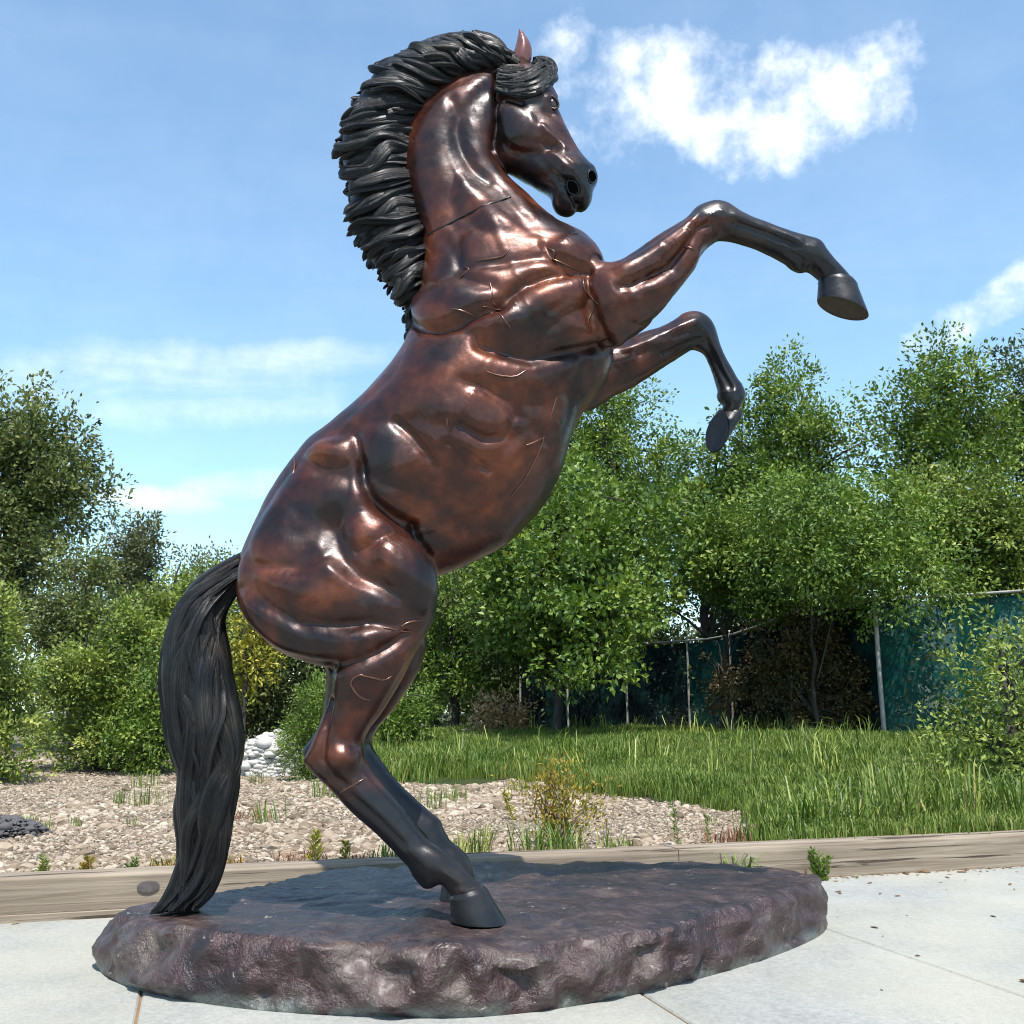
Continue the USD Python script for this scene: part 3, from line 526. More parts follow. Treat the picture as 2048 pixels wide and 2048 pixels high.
PAIRS = np.array([(1012, 126, 944, 64), (985, 130, 893, 62), (955, 141, 842, 74), (919, 152, 795, 98), (886, 170, 742, 132), (857, 198, 712, 175), (836, 225, 684, 222), (820, 250, 668, 262), (812, 285, 664, 312), (808, 318, 672, 352), (812, 350, 680, 392), (820, 386, 684, 432),
                  (830, 420, 692, 474), (844, 456, 715, 516), (853, 488, 738, 545), (858, 518, 765, 572), (856, 555, 780, 598), (848, 585, 800, 616), (838, 625, 814, 650), (826, 668, 820, 690)], float)
locks = []
def mane_lock(v, layer, i):
    p = [np.interp(v, np.linspace(0, 1, len(PAIRS)), PAIRS[:, k]) for k in range(4)]
    vc = (np.floor(v * 19 + layer * 0.4) + 0.5 - layer * 0.4) / 19; vt = np.clip(v + (vc - v) * rng.uniform(.2, .75) + rng.normal(0, .018), 0, 1)   # tips gather into clumps
    p[2:] = [np.interp(vt, np.linspace(0, 1, len(PAIRS)), PAIRS[:, k]) for k in (2, 3)]
    a, b = np.array(p[:2]), np.array(p[2:]) + rng.normal(0, 3.8, 2)
    ln = np.linalg.norm(b - a); d = (b - a) / max(ln, 1); nrm = np.array([d[1], -d[0]])
    if nrm[1] > 0: nrm = -nrm
    w1, w2 = rng.uniform(-4, 20) * min(1, ln / 90), rng.uniform(-9, 9) * min(1, ln / 90)
    cut = rng.uniform(0.86, 1.0) if rng.random() < 0.6 else rng.uniform(0.6, 0.85)
    b2 = a + (b - a) * cut
    pts = np.array([a - d * 6, a + (b2 - a) * 0.28 + nrm * w1, a + (b2 - a) * 0.55 + nrm * (w1 * 0.9 + w2), a + (b2 - a) * 0.82 + nrm * w2 * 1.2, b2 - nrm * rng.uniform(2, 11) * min(1, ln / 90)])
    tt = layer * np.array([0.045, 0.085, 0.10, 0.092, 0.06]) * min(1, 0.3 + ln / 140) + rng.normal(0, 0.006)
    locks.append(lock(P3(pts[:, 0], pts[:, 1], tt), 0.027 * (0.5 + 0.5 * min(1, ln / 110)) * (0.36 + 0.85 * rng.random()**1.3), i, sides=16, tip=rng.uniform(.5, .85), flat=rng.uniform(.62, .95)))
i = 0
for layer, cnt in ((-1.12, 70), (-0.85, 60), (-0.3, 48), (0.2, 44), (0.7, 44), (1.0, 48)):
    for k in range(cnt):
        mane_lock(np.clip((k + rng.uniform(0.1, 0.9)) / cnt, 0, 1), layer + rng.normal(0, 0.08), i); i += 1
for pts in ([(1035, 122), (1010, 108), (985, 100), (960, 78), (944, 62)], [(1030, 118), (1005, 112), (975, 110), (945, 92), (925, 66)], [(1036, 126), (1016, 112), (1000, 105), (985, 102)], [(1015, 128), (985, 112), (955, 90), (930, 62)], [(1036, 118), (1018, 110), (996, 104), (978, 92)]):
    p = np.array(pts, float)
    for t in (-.06, -.02, .03): locks.append(lock(P3(p[:, 0] + rng.normal(0, 3), p[:, 1] + rng.normal(0, 2), t), 0.020, i)); i += 1
hair("mane", locks)
fl = []; hv = VIS[(PX[VIS, 1] < 230) & (PX[VIS, 0] > 980)]; VIS_ALL, VIS = VIS, hv; tree_px = cKDTree(PX[hv])
for pts, t, r in (([(992, 172), (1020, 180), (1060, 176), (1092, 160), (1106, 146), (1104, 132)], -.095, .022), ([(993, 168), (1030, 172), (1066, 163), (1094, 146), (1104, 134), (1096, 124)], -.10, .020), ([(994, 163), (1030, 163), (1062, 152), (1086, 138), (1096, 126), (1084, 122)], -.09, .019),
                  ([(996, 150), (1020, 155), (1050, 150), (1072, 138), (1080, 126), (1074, 122)], -.085, .018), ([(996, 140), (1012, 146), (1036, 148), (1058, 143)], -.08, .017), ([(998, 134), (1010, 138), (1030, 141), (1050, 142)], -.075, .015),
                  ([(1070, 124), (1084, 124), (1100, 132), (1108, 148), (1100, 164)], -.04, .020), ([(1066, 126), (1086, 128), (1102, 142), (1106, 158), (1098, 172)], .01, .021), ([(1062, 128), (1082, 130), (1098, 144), (1102, 160)], .06, .020),
                  ([(1010, 178), (1045, 184), (1080, 176), (1100, 164)], -.085, .017), ([(1000, 176), (1030, 184), (1062, 184), (1090, 172)], -.075, .016), ([(1010, 136), (1040, 146), (1070, 146), (1095, 150)], .04, .026), ([(1010, 150), (1045, 160), (1080, 160), (1100, 158)], .08, .024)):
    p = np.array(pts, float); n = len(p); tt = t + np.linspace(0.01, 0.03, n) * (1 if t < 0 else -1)
    for o in (-5.5, -1.5, 2.5, 6):
        q = spline(p + [0, o] + rng.normal(0, 1.2, p.shape), 9); tq = np.interp(np.linspace(0, 1, 9), np.linspace(0, 1, n), tt) + rng.normal(0, .004)
        if t < -0.02:   # lies on the near side of the head
            for e in range(9):
                near = VIS[tree_px.query(q[e], distance_upper_bound=14)[1]] if np.isfinite(tree_px.query(q[e], distance_upper_bound=14)[0]) else -1
                if near >= 0: tq[e] = min(tq[e], to_horse(W[near])[1] - 0.012)
            tq = ndimage.gaussian_filter1d(tq, 1.2, mode="nearest")
        fl.append(lock(P3(q[:, 0], q[:, 1], tq), r * rng.uniform(.6, .95), i, root=0.6, tip=.5)); i += 1
VIS = VIS_ALL; hair("forelock", fl)
TL = np.array([(512, 1092), (478, 1104), (452, 1121), (430, 1134), (399, 1157), (370, 1186), (351, 1211), (337, 1251), (329, 1290), (323, 1334), (321, 1360), (323, 1395), (330, 1460), (346, 1505), (358, 1553), (353, 1596), (350, 1620), (353, 1662), (357, 1700), (355, 1725), (349, 1752), (337, 1786), (318, 1811), (303, 1826)], float)
TR = np.array([(514, 1140), (488, 1164), (474, 1186), (462, 1200), (453, 1207), (446, 1222), (442, 1240), (441, 1262), (442, 1290), (448, 1323), (453, 1360), (460, 1395), (472, 1430), (479, 1480), (478, 1530), (469, 1580), (463, 1630), (460, 1669), (454, 1700), (446, 1741), (436, 1768), (430, 1788), (422, 1803), (410, 1818)], float)
tl, tr = spline(TL, 40), spline(TR, 40)
tail = []
def tail_lock(w0, t0, r, a0=0.0, a1=1.0):
    global i
    a = np.linspace(a0, a1, 12); idx = a * 39; L = np.stack([np.interp(idx, np.arange(40), tl[:, k]) for k in (0, 1)], 1); R = np.stack([np.interp(idx, np.arange(40), tr[:, k]) for k in (0, 1)], 1)
    ph = rng.uniform(0, 6.28); w = np.clip(w0 + rng.uniform(.14, .30) * np.sin(a * rng.uniform(6, 11) + ph), 0.15, 0.85); p = L + (R - L) * w[:, None]; p = p + 0
    wid = np.linalg.norm(R - L, axis=1) / 513 / 2
    tt = t0 * wid * np.sqrt(np.clip(1 - (2 * w - 1)**2, 0.05, 1)) * 0.9 + 0.012 * np.sin(a * 11 + ph)
    tail.append(lock(P3(p[:, 0], p[:, 1], tt), r, i, sides=20, n=60, root=0.35, tip=0.5, flat=.62)); i += 1
for k in range(24): tail_lock(rng.uniform(0.15, 0.85), -1, rng.uniform(0.018, 0.040), max(0, rng.uniform(-0.5, 0.35)), min(1, rng.uniform(0.6, 1.5)))
for k in range(12): tail_lock(0.1 + 0.8 * k / 11, -.25 if k % 2 else .25, 0.05)
for k in range(20): tail_lock(rng.uniform(0.1, 0.9), 1, rng.uniform(0.018, 0.03))
for w in (0.02, 0.07, 0.93, 0.98): tail_lock(w, 0, 0.02)
for o in (0, 5, 10, 15):
    p = np.array([(372 + o, 1690), (362 + o, 1740), (345 + o, 1785), (322 + o, 1813), (300 + o * 1.5, 1829 - o * .15)], float); tail.append(lock(P3(p[:, 0], p[:, 1], -.05 + .03 * (o % 2)), 0.022, i, tip=.4)); i += 1
hair("tail", tail)

# inner mass that the mane's locks grow from
def inflated(poly, t0, k, res_pad=1.0):
    (i0, i1, j0, j1), u, R, kk, tt = profile(poly, t0, k)
    gt = np.arange(-0.30, 0.30, RES); y = gt[None, :, None]
    f = (((y - tt[:, None, :]) / kk[:, None, :])**2 - u[:, None, :]) / (2 * R[:, None, :])
    v, f = surface_nets(f.astype(np.float32), (GS[i0:i1], gt, GZ[j0:j1])); v = relax(v, f, 4)
    return to_world(v[:, 0], v[:, 1], v[:, 2]), f
MANE = [tuple(p[:2]) for p in PAIRS] + [tuple(0.14 * p[:2] + 0.86 * p[2:]) for p in PAIRS[::-1]]
mv, mf = inflated(MANE, 0.0, 0.85); muv = np.stack([meshkit.fbm(mv * 10) * 3, mv[:, 2]], 1)
obj("mane_core", (mv, mf), "hair_bronze", STATUE, smooth=True, uv=muv)
# ears
EAR = np.array([(1038, 58), (1045, 63), (1053, 74), (1061, 88), (1064, 102), (1063, 118), (1058, 130), (1048, 138), (1038, 137), (1029, 131), (1024, 123), (1026, 108), (1031, 92), (1035, 74)], float)
obj("ear", inflated(EAR, -.045, 0.9), "rose_bronze", STATUE, smooth=True)
obj("ear", inflated((EAR - [1042, 130]) * 0.86 + [1040, 130], .085, 0.9), "rose_bronze", STATUE, smooth=True)
# eyes with lids, nostrils with rims
def ring(c, a, b, n=28): th = np.linspace(0, 2 * np.pi, n); return c + np.cos(th)[:, None] * a + np.sin(th)[:, None] * b
hs = np.array([HA[0], HA[1], 0]); ht = np.array([HN[0], HN[1], 0]); hz = np.array([0, 0, 1.0])
def ball(c, r, ax, sub=3, axes=None):
    m = trimesh.creation.icosphere(sub); A = np.eye(3) if axes is None else np.array(axes); return c + (np.array(m.vertices) * r) @ A, np.array(m.faces)
for side in (-1, 1):
    c = front_point([(1105, 205)])[0] if side < 0 else None
    if c is None: s_, t_, z_ = to_horse(ec); c = to_world(s_, -t_ - 0.04, z_)
    ec = c
    along = hs * 0.55 - hz * 0.83
    e = obj("eye", ball(c + ht * side * -0.012, np.array([0.034, 0.018, 0.024]), None, 3, [along, ht, np.cross(along, ht)]), "eye_bronze", STATUE, smooth=True)
    ax, bx = along * 0.033, np.cross(along, ht) * 0.022
    obj("eyelid", tube(ring(c + ht * side * 0.003, ax, bx), 0.0048, 8, caps=False)[:2], "brown_bronze", STATUE, smooth=True)
def nostril(px, a, b, tilt, rx, ry, lift, bend):
    n = spline([(px + rx * math.cos(q) * math.cos(tilt) - ry * math.sin(q) * math.sin(tilt), a + rx * math.cos(q) * math.sin(tilt) + ry * math.sin(q) * math.cos(tilt)) for q in np.linspace(0, 2 * np.pi, 12, endpoint=False)], 28, closed=True)
    r = front_point(n, 0.002); r = np.stack([ndimage.gaussian_filter1d(r[:, k], 1.5, mode="wrap") for k in range(3)], 1)
    c = r.mean(0); cam = np.array([0, 0, CAM_H]) - c; cam /= np.linalg.norm(cam)
    obj("nostril", (np.vstack([r + cam * 0.002, c[None] - cam * 0.010]), np.array([[k, (k + 1) % 28, 28] for k in range(28)])), "hole_black", STATUE, smooth=True)
    obj("nostril_rim", tube(np.vstack([r, r[:1]]), 0.0030, 8, caps=False)[:2], "black_bronze", STATUE, smooth=True)
nostril(1145, 374, 0, math.radians(-32), 11.5, 17, 0, 0)
nostril(1185, 353, 0, math.radians(-14), 7, 13.5, 0, 0)
# hooves: a coronet ring and a wider sole ring
def hoof(cf, cr, sf, sr, tc, ts, bc, bs, skew=0.0):
    cf, cr, sf, sr = (P3(p[0], p[1], t) for p, t in ((cf, tc), (cr, tc), (sf, ts), (sr, ts)))
    lat = ht * math.cos(skew) + hs * math.sin(skew); n = 40; th = np.arange(n) * 2 * np.pi / n; rings = []
    for w, g in ((-0.10, 0.92), (0.0, 1.0), (0.07, 1.03), (0.14, 1.0), (0.5, 1.0), (0.9, 1.0), (1.0, 0.985), (1.0, 0.90), (0.965, 0.82)):
        f, r, b = cf + (sf - cf) * w, cr + (sr - cr) * w, bc + (bs - bc) * np.clip(w, 0, 1)
        m, h = (f + r) / 2, (f - r) / 2
        x = np.cos(th); x = np.where(x < 0, x * (1 - 0.15 * (1 - np.abs(x))), x)
        rings.append(m + g * (x[:, None] * h + (np.sin(th) * b)[:, None] * lat))
    v = np.vstack(rings + [rings[-1].mean(0)[None], rings[0].mean(0)[None]]); k = len(rings); f = []
    for a in range(k - 1):
        for j in range(n): jn = (j + 1) % n; f += [(a * n + j, a * n + jn, (a + 1) * n + jn), (a * n + j, (a + 1) * n + jn, (a + 1) * n + j)]
    for j in range(n): jn = (j + 1) % n; f += [((k - 1) * n + j, (k - 1) * n + jn, k * n), (jn, j, k * n + 1)]
    m = trimesh.Trimesh(v, np.array(f), process=False); m.fix_normals()
    obj("hoof", (np.array(m.vertices), np.array(m.faces)), "black_bronze", STATUE, smooth=35)
hoof((973, 1776), (899, 1795), (1015, 1846), (902, 1842), -.20, -.20, .070, .088)
hoof((948, 1752), (884, 1765), (968, 1806), (878, 1806), .21, .21, .066, .084)
hoof((1711, 570), (1638, 561), (1736, 636), (1635, 598), -.25, -.25, .066, .082)
hoof((1477, 838), (1441, 819), (1431, 905), (1437, 826), .19, .19, .052, .072, -0.55)
# the base: an uneven oval slab, chipped at the rim
OUT = spline([(-1.53, 3.95), (-1.27, 3.63), (-.83, 3.40), (-.35, 3.315), (-.04, 3.335), (.29, 3.49), (.66, 3.77), (1.05, 4.15), (1.33, 4.53), (1.38, 4.8), (1.2, 5.02), (.85, 5.16), (.3, 5.14), (-.2, 5.07), (-.76, 4.93), (-1.02, 4.70), (-1.22, 4.40), (-1.43, 4.10)], 620, closed=True)
def base():
    n = len(OUT); c = OUT.mean(0); rows = []
    lv = [(1.0, 0.0), (1.004, .012), (1.002, .03), (1.0, .05), (.999, .07), (.997, .09), (.995, .11), (.992, .13), (.988, .15), (.983, .168), (.975, .184), (.965, .196), (.952, .203)] + [(x, .205) for x in (.935, .915, .89, .86, .83, .79, .75, .70, .65, .6, .54, .48, .42, .36, .3, .24, .18, .12, .06)]
    for w, z in lv: rows.append(np.concatenate([c + (OUT - c) * w, np.full((n, 1), z)], 1))
    v = np.vstack(rows); d = np.concatenate([(v[:, :2] - c), np.zeros((len(v), 1))], 1); d /= np.linalg.norm(d, axis=1, keepdims=True) + 1e-9
    side = sstep(v[:, 2], 0.0, 0.04) * (np.arange(len(v)) // n < 14)
    q = v * [2.6, 2.6, 4.5]; big, med, fine = meshkit.fbm(q, 3, 1) - .5, meshkit.fbm(v * [8, 8, 11.0], 3, 2) - .5, meshkit.fbm(v * 26, 3, 3) - .5
    rdg = 1 - np.abs(2 * meshkit.fbm(v * [5.0, 5.0, 8.0] + 3, 3, 8) - 1)
    rb = np.random.default_rng(3); cells = v[rb.choice(14 * n, 330, replace=False)]; near = cKDTree(cells * [1, 1, 1.5]).query((v + 0.03 * (np.stack([med, fine, big], 1))) * [1, 1, 1.5])[1]
    tilt = rb.normal(0, .42, (330, 3)); facet = rb.uniform(-.022, .022, 330)[near] + ((v - cells[near]) * tilt[near]).sum(1)      # chiselled planes
    facet = np.clip(facet, -.045, .045).reshape(len(lv), n)
    facet = ndimage.gaussian_filter(facet, (0.9, 1.6), mode=("nearest", "wrap")).ravel()
    v = v + d * (side * (0.09 * big + 0.045 * med + 0.022 * fine + 0.05 * (rdg - .72) + 0.75 * facet))[:, None]
    ti = np.arange(len(v)) // n >= 9; rim = sstep(np.arange(len(v)) // n, 20, 11) * ti
    v[:, 2] += ti * (0.045 * (meshkit.fbm(v * [1.7, 1.7, 1] + 9, 2, 4) - .5) + 0.036 * (meshkit.fbm(v * [6, 6, 1], 3, 5) - .5) + 0.024 * (meshkit.fbm(v * [16, 16, 1], 3, 6) - .5)) + rim * 0.05 * (meshkit.fbm(v * [5, 5, 2] + 4, 3, 7) - .55)
    f = []
    i = np.arange(n); j = (i + 1) % n
    for a in range(len(lv) - 1): f += [np.stack([a * n + i, a * n + j, (a + 1) * n + j], 1), np.stack([a * n + i, (a + 1) * n + j, (a + 1) * n + i], 1)]
    v = np.vstack([v, v[-n:].mean(0)[None]]); f.append(np.stack([(len(lv) - 1) * n + i, (len(lv) - 1) * n + j, np.full(n, len(v) - 1)], 1))
    return v, np.vstack(f)
obj("base", base(), "base_bronze", STATUE, smooth=50)
# ------------------------------------------------------------------ the setting: paving, timber kerb, gravel bed, grass bank, soil to the horizon
rng = np.random.default_rng(5)
def stone_mat(name, lo, hi, scale, rough=0.9, bump=0.4, bd=0.006, spots=None):
    n = {"tc": ("texture_coordinate", {}), "g": ("geometry", {}), "a": ("noise_texture", {"scale": scale, "detail": 5.0, "roughness": 0.6}), "b": ("noise_texture", {"scale": scale * 26, "detail": 5.0, "roughness": 0.75}),
         "m": ("mix", {"mix_type": "mix", "fac": 0.58}), "r": ("rgb_ramp", {"ramp": [(0.36, lo), (0.62, hi)]}), "bump": ("bump", {"strength": bump, "distance": bd}), "p": ("principled_bsdf", {"roughness": rough, "specular_ior_level": 0.25})}
    L = [("g.position", "a.vector"), ("g.position", "b.vector"), ("a.color", "m.color1"), ("b.color", "m.color2"), ("m.color", "r.fac"), ("b.fac", "bump.height"), ("bump.normal", "p.normal")]
    if spots:
        n["v"] = ("noise_texture", {"scale": spots[1], "detail": 3.0, "roughness": 0.8}); n["vr"] = ("map_range", {"from_min": spots[2], "from_max": spots[2] + 0.06, "to_min": 0.0, "to_max": spots[3], "clamp": True}); n["sm"] = ("mix", {"mix_type": "mix", "color2": spots[0]})
        n["big"] = ("noise_texture", {"scale": 0.9, "detail": 3.0}); n["br"] = ("map_range", {"from_min": 0.45, "from_max": 0.62, "to_min": 0.0, "to_max": 0.55, "clamp": True}); n["bm"] = ("mix", {"mix_type": "mix", "color2": (hi[0] * 1.0, hi[1] * 0.95, hi[2] * 0.82)})
        L += [("g.position", "v.vector"), ("v.fac", "vr.value"), ("vr.result", "sm.fac"), ("r.color", "bm.color1"), ("g.position", "big.vector"), ("big.fac", "br.value"), ("br.result", "bm.fac"), ("bm.color", "sm.color1"), ("sm.color", "p.base_color")]
    else: L += [("r.color", "p.base_color")]
    material(name, n, L)
stone_mat("concrete", (0.175, 0.178, 0.165), (0.345, 0.342, 0.315), 1.6, spots=((0.14, 0.14, 0.125), 130.0, 0.57, 0.75))
stone_mat("joint_dirt", (0.13, 0.075, 0.035), (0.26, 0.16, 0.08), 6.0)
stone_mat("gravel_soil", (0.14, 0.11, 0.085), (0.26, 0.21, 0.17), 3.0, bump=1.0, bd=0.03)
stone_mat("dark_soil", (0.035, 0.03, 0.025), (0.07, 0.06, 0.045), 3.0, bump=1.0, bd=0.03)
stone_mat("turf_soil", (0.03, 0.045, 0.012), (0.06, 0.08, 0.02), 3.0, bump=1.0, bd=0.03)
def per_instance(name, stops, rough=0.85, transl=0.0, attr=None, spec=0.3, nscale=30.0, nfac=0.35):
    n = {"oi": ("object_info", {}), "g": ("geometry", {}), "nz": ("noise_texture", {"scale": nscale, "detail": 4.0}), "mx": ("mix_float", {"fac": nfac}), "r": ("rgb_ramp", {"ramp": stops}), "p": ("principled_bsdf", {"roughness": rough, "specular_ior_level": spec})}
    L = [("g.position", "nz.vector"), ("nz.fac", "mx.b"), ("mx.result", "r.fac"), ("r.color", "p.base_color")]
    if attr: n["at"] = ("attribute", {"attribute": attr}); L.append(("at.fac", "mx.a"))
    else: L.append(("oi.random", "mx.a"))
    surf = "p.BSDF"
    if transl:
        n["tr"] = ("translucent_bsdf", {}); n["hs"] = ("hsv", {"hue": 0.49, "saturation": 1.1, "value": 1.5}); n["ms"] = ("mix_closure", {"fac": transl})
        L += [("r.color", "hs.color"), ("hs.color", "tr.color"), ("p.BSDF", "ms.closure1"), ("tr.BSDF", "ms.closure2")]; surf = "ms.closure"
    material(name, n, L, surf)
per_instance("pebble", [(0.12, (0.080, 0.056, 0.036)), (0.4, (0.19, 0.142, 0.098)), (0.65, (0.30, 0.238, 0.175)), (0.9, (0.42, 0.365, 0.29))])
per_instance("white_stone", [(0.1, (0.24, 0.225, 0.20)), (0.9, (0.42, 0.40, 0.37))])
per_instance("shade_stone", [(0.1, (0.045, 0.042, 0.045)), (0.9, (0.13, 0.12, 0.12))])
GREEN = {"pale": [(0.15, (0.028, 0.055, 0.012)), (0.42, (0.080, 0.140, 0.026)), (0.66, (0.150, 0.225, 0.042)), (0.9, (0.25, 0.31, 0.08))],
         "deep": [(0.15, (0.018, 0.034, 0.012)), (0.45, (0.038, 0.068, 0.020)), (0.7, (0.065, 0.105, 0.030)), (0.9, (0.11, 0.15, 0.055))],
         "mid": [(0.15, (0.026, 0.044, 0.014)), (0.45, (0.058, 0.092, 0.026)), (0.7, (0.10, 0.145, 0.042)), (0.9, (0.17, 0.20, 0.08))],
         "vine": [(0.15, (0.012, 0.018, 0.006)), (0.45, (0.030, 0.034, 0.012)), (0.65, (0.075, 0.055, 0.020)), (0.88, (0.16, 0.10, 0.035))],
         "bright": [(0.15, (0.022, 0.050, 0.010)), (0.42, (0.054, 0.115, 0.018)), (0.68, (0.105, 0.185, 0.028)), (0.9, (0.19, 0.26, 0.05))],
         "gray": [(0.15, (0.030, 0.045, 0.022)), (0.45, (0.060, 0.085, 0.038)), (0.7, (0.095, 0.125, 0.055)), (0.9, (0.15, 0.17, 0.09))],
         "yellow": [(0.15, (0.07, 0.09, 0.010)), (0.45, (0.15, 0.18, 0.020)), (0.7, (0.24, 0.26, 0.035)), (0.9, (0.33, 0.32, 0.06))],
         "autumn": [(0.15, (0.05, 0.075, 0.012)), (0.42, (0.12, 0.14, 0.018)), (0.60, (0.20, 0.16, 0.022)), (0.85, (0.22, 0.075, 0.02))],
         "red": [(0.15, (0.07, 0.035, 0.02)), (0.5, (0.14, 0.065, 0.04)), (0.85, (0.24, 0.16, 0.09))],
         "straw": [(0.15, (0.13, 0.10, 0.05)), (0.5, (0.26, 0.20, 0.11)), (0.85, (0.40, 0.33, 0.20))],
         "grass": [(0.15, (0.022, 0.055, 0.009)), (0.42, (0.056, 0.118, 0.018)), (0.62, (0.105, 0.175, 0.032)), (0.86, (0.22, 0.23, 0.09))]}
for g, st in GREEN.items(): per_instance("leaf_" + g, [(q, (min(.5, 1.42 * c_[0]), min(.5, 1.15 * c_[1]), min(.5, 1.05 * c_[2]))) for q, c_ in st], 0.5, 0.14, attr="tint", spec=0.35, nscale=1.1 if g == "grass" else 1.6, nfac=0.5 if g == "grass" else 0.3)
def bark(name, lo, hi):
    material(name, {"tc": ("texture_coordinate", {}), "mp": ("mapping", {"scale": (14.0, 14.0, 3.0)}), "a": ("noise_texture", {"scale": 1.0, "detail": 5.0, "roughness": 0.7}), "r": ("rgb_ramp", {"ramp": [(0.3, lo), (0.7, hi)]}),
                    "bump": ("bump", {"strength": 0.8, "distance": 0.02}), "p": ("principled_bsdf", {"roughness": 0.9})}, [("tc.object", "mp.vector"), ("mp.vector", "a.vector"), ("a.fac", "r.fac"), ("r.color", "p.base_color"), ("a.fac", "bump.height"), ("bump.normal", "p.normal")])
bark("bark", (0.022, 0.017, 0.013), (0.062, 0.050, 0.038)); bark("dry_stem", (0.10, 0.07, 0.045), (0.26, 0.19, 0.13))
def timber_mat():
    n = {"tc": ("texture_coordinate", {}), "rot": ("vector_rotate", {"rotate_type": "z_axis", "angle": -KROT}), "mp": ("mapping", {"scale": (1.0, 24.0, 34.0)}), "a": ("noise_texture", {"scale": 1.0, "detail": 6.0, "roughness": 0.6, "distortion": 0.6}),
         "mp2": ("mapping", {"scale": (0.45, 9.0, 15.0)}), "w": ("noise_texture", {"scale": 1.6, "detail": 5.0, "roughness": 0.55, "distortion": 0.3}), "st": ("noise_texture", {"scale": 2.2, "detail": 3.0}),
         "r": ("rgb_ramp", {"ramp": [(0.28, (0.13, 0.10, 0.075)), (0.45, (0.24, 0.19, 0.14)), (0.6, (0.32, 0.262, 0.20)), (0.78, (0.40, 0.34, 0.275))]}), "cr": ("map_range", {"from_min": 0.37, "from_max": 0.395, "to_min": 0.9, "to_max": 0.0, "clamp": True}),
         "cm": ("mix", {"mix_type": "mix", "color2": (0.05, 0.035, 0.025)}), "sm": ("mix", {"mix_type": "multiply", "fac": 0.35}), "h": ("math", {"math_type": "subtract"}),
         "bump": ("bump", {"strength": 0.6, "distance": 0.006}), "p": ("principled_bsdf", {"roughness": 0.85, "specular_ior_level": 0.2})}
    material("timber", n, [("tc.object", "rot.vector"), ("rot.vector", "mp.vector"), ("mp.vector", "a.vector"), ("rot.vector", "mp2.vector"), ("mp2.vector", "w.vector"), ("a.fac", "r.fac"), ("w.fac", "cr.value"), ("cr.result", "cm.fac"), ("r.color", "sm.color1"), ("tc.object", "st.vector"), ("st.fac", "sm.color2"),
                           ("sm.color", "cm.color1"), ("cm.color", "p.base_color"), ("a.fac", "h.value1"), ("cr.result", "h.value2"), ("h.value", "bump.height"), ("bump.normal", "p.normal")])
KY0, KSL = 5.434, 0.309                                   # the kerb's front line: y = KY0 + KSL * x
KROT = math.atan(KSL); timber_mat()
kerb = lambda x: KY0 + KSL * np.asarray(x, float)
YF = np.array([[-30, 15.5], [-3.2, 14.0], [-2.2, 12.6], [-1.4, 11.9], [0.0, 11.5], [0.7, 10.4], [1.26, 9.5], [2.2, 8.9], [3.0, 7.9], [4.5, 7.0], [30, 7.0]])
def ground_z(x, y):
    x, y = np.asarray(x, float), np.asarray(y, float)
    yf = np.interp(x, YF[:, 0], YF[:, 1])
    bank = sstep(y - yf, -0.4, 6.0) * 0.27 * sstep(x, -4.0, -1.0) + sstep(y - yf, -0.4, 0.5) * 0.06
    return 0.10 + bank + sstep(y, 7, 14) * 0.03 + 0.05 * (meshkit.fbm(np.stack([x * 0.6, y * 0.6, 0 * x], -1), 3, 3) - 0.5) + sstep(y, 22, 60) * 0.6
def is_grass(x, y):
    w_ = meshkit.fbm(np.stack([x * 1.1, y * 1.1, 0 * x], -1), 4, 9) - 0.5; yf = np.interp(x, YF[:, 0], YF[:, 1]) + 1.8 * w_
    return (x > -3.4) & (y > yf) | (x > 1.65 + (y - 6.6) * 0.30 + 1.2 * w_) & (y < 9.5)
# soil sheet to the horizon, then the beds on it
obj("ground", box(-600, 600, -300, 900, -0.6, -0.03), "dark_soil", kind="structure", label="dark soil under the trees reaching to the horizon")
def sheet(x0, x1, y0, y1, step, z, keep=None):
    xs, ys = np.arange(x0, x1 + step, step), np.arange(y0, y1 + step, step)
    X, Y = np.meshgrid(xs, ys, indexing="ij"); v = np.stack([X, Y, z(X, Y)], -1).reshape(-1, 3)
    i, j = np.meshgrid(np.arange(len(xs) - 1), np.arange(len(ys) - 1), indexing="ij"); n = len(ys)
    q = np.stack([i * n + j, (i + 1) * n + j, (i + 1) * n + j + 1, i * n + j + 1], -1).reshape(-1, 4)
    if keep is not None: q = q[keep(v[q].mean(1))]
    return v, np.vstack([q[:, [0, 1, 2]], q[:, [0, 2, 3]]])
obj("gravel_bed", sheet(-16, 12, 3.0, 30, 0.16, ground_z, lambda c: (c[:, 1] > kerb(c[:, 0]) + 0.12)), "gravel_soil", smooth=True, kind="structure", label="pinkish grey gravel bed behind the timber kerb")
obj("grass_bank", sheet(-4, 12, 5.0, 30, 0.16, lambda x, y: ground_z(x, y) + 0.006, lambda c: (c[:, 1] > kerb(c[:, 0]) + 0.2) & is_grass(c[:, 0], c[:, 1])), "turf_soil", smooth=True, kind="structure", label="low grassy bank rising to the fence")
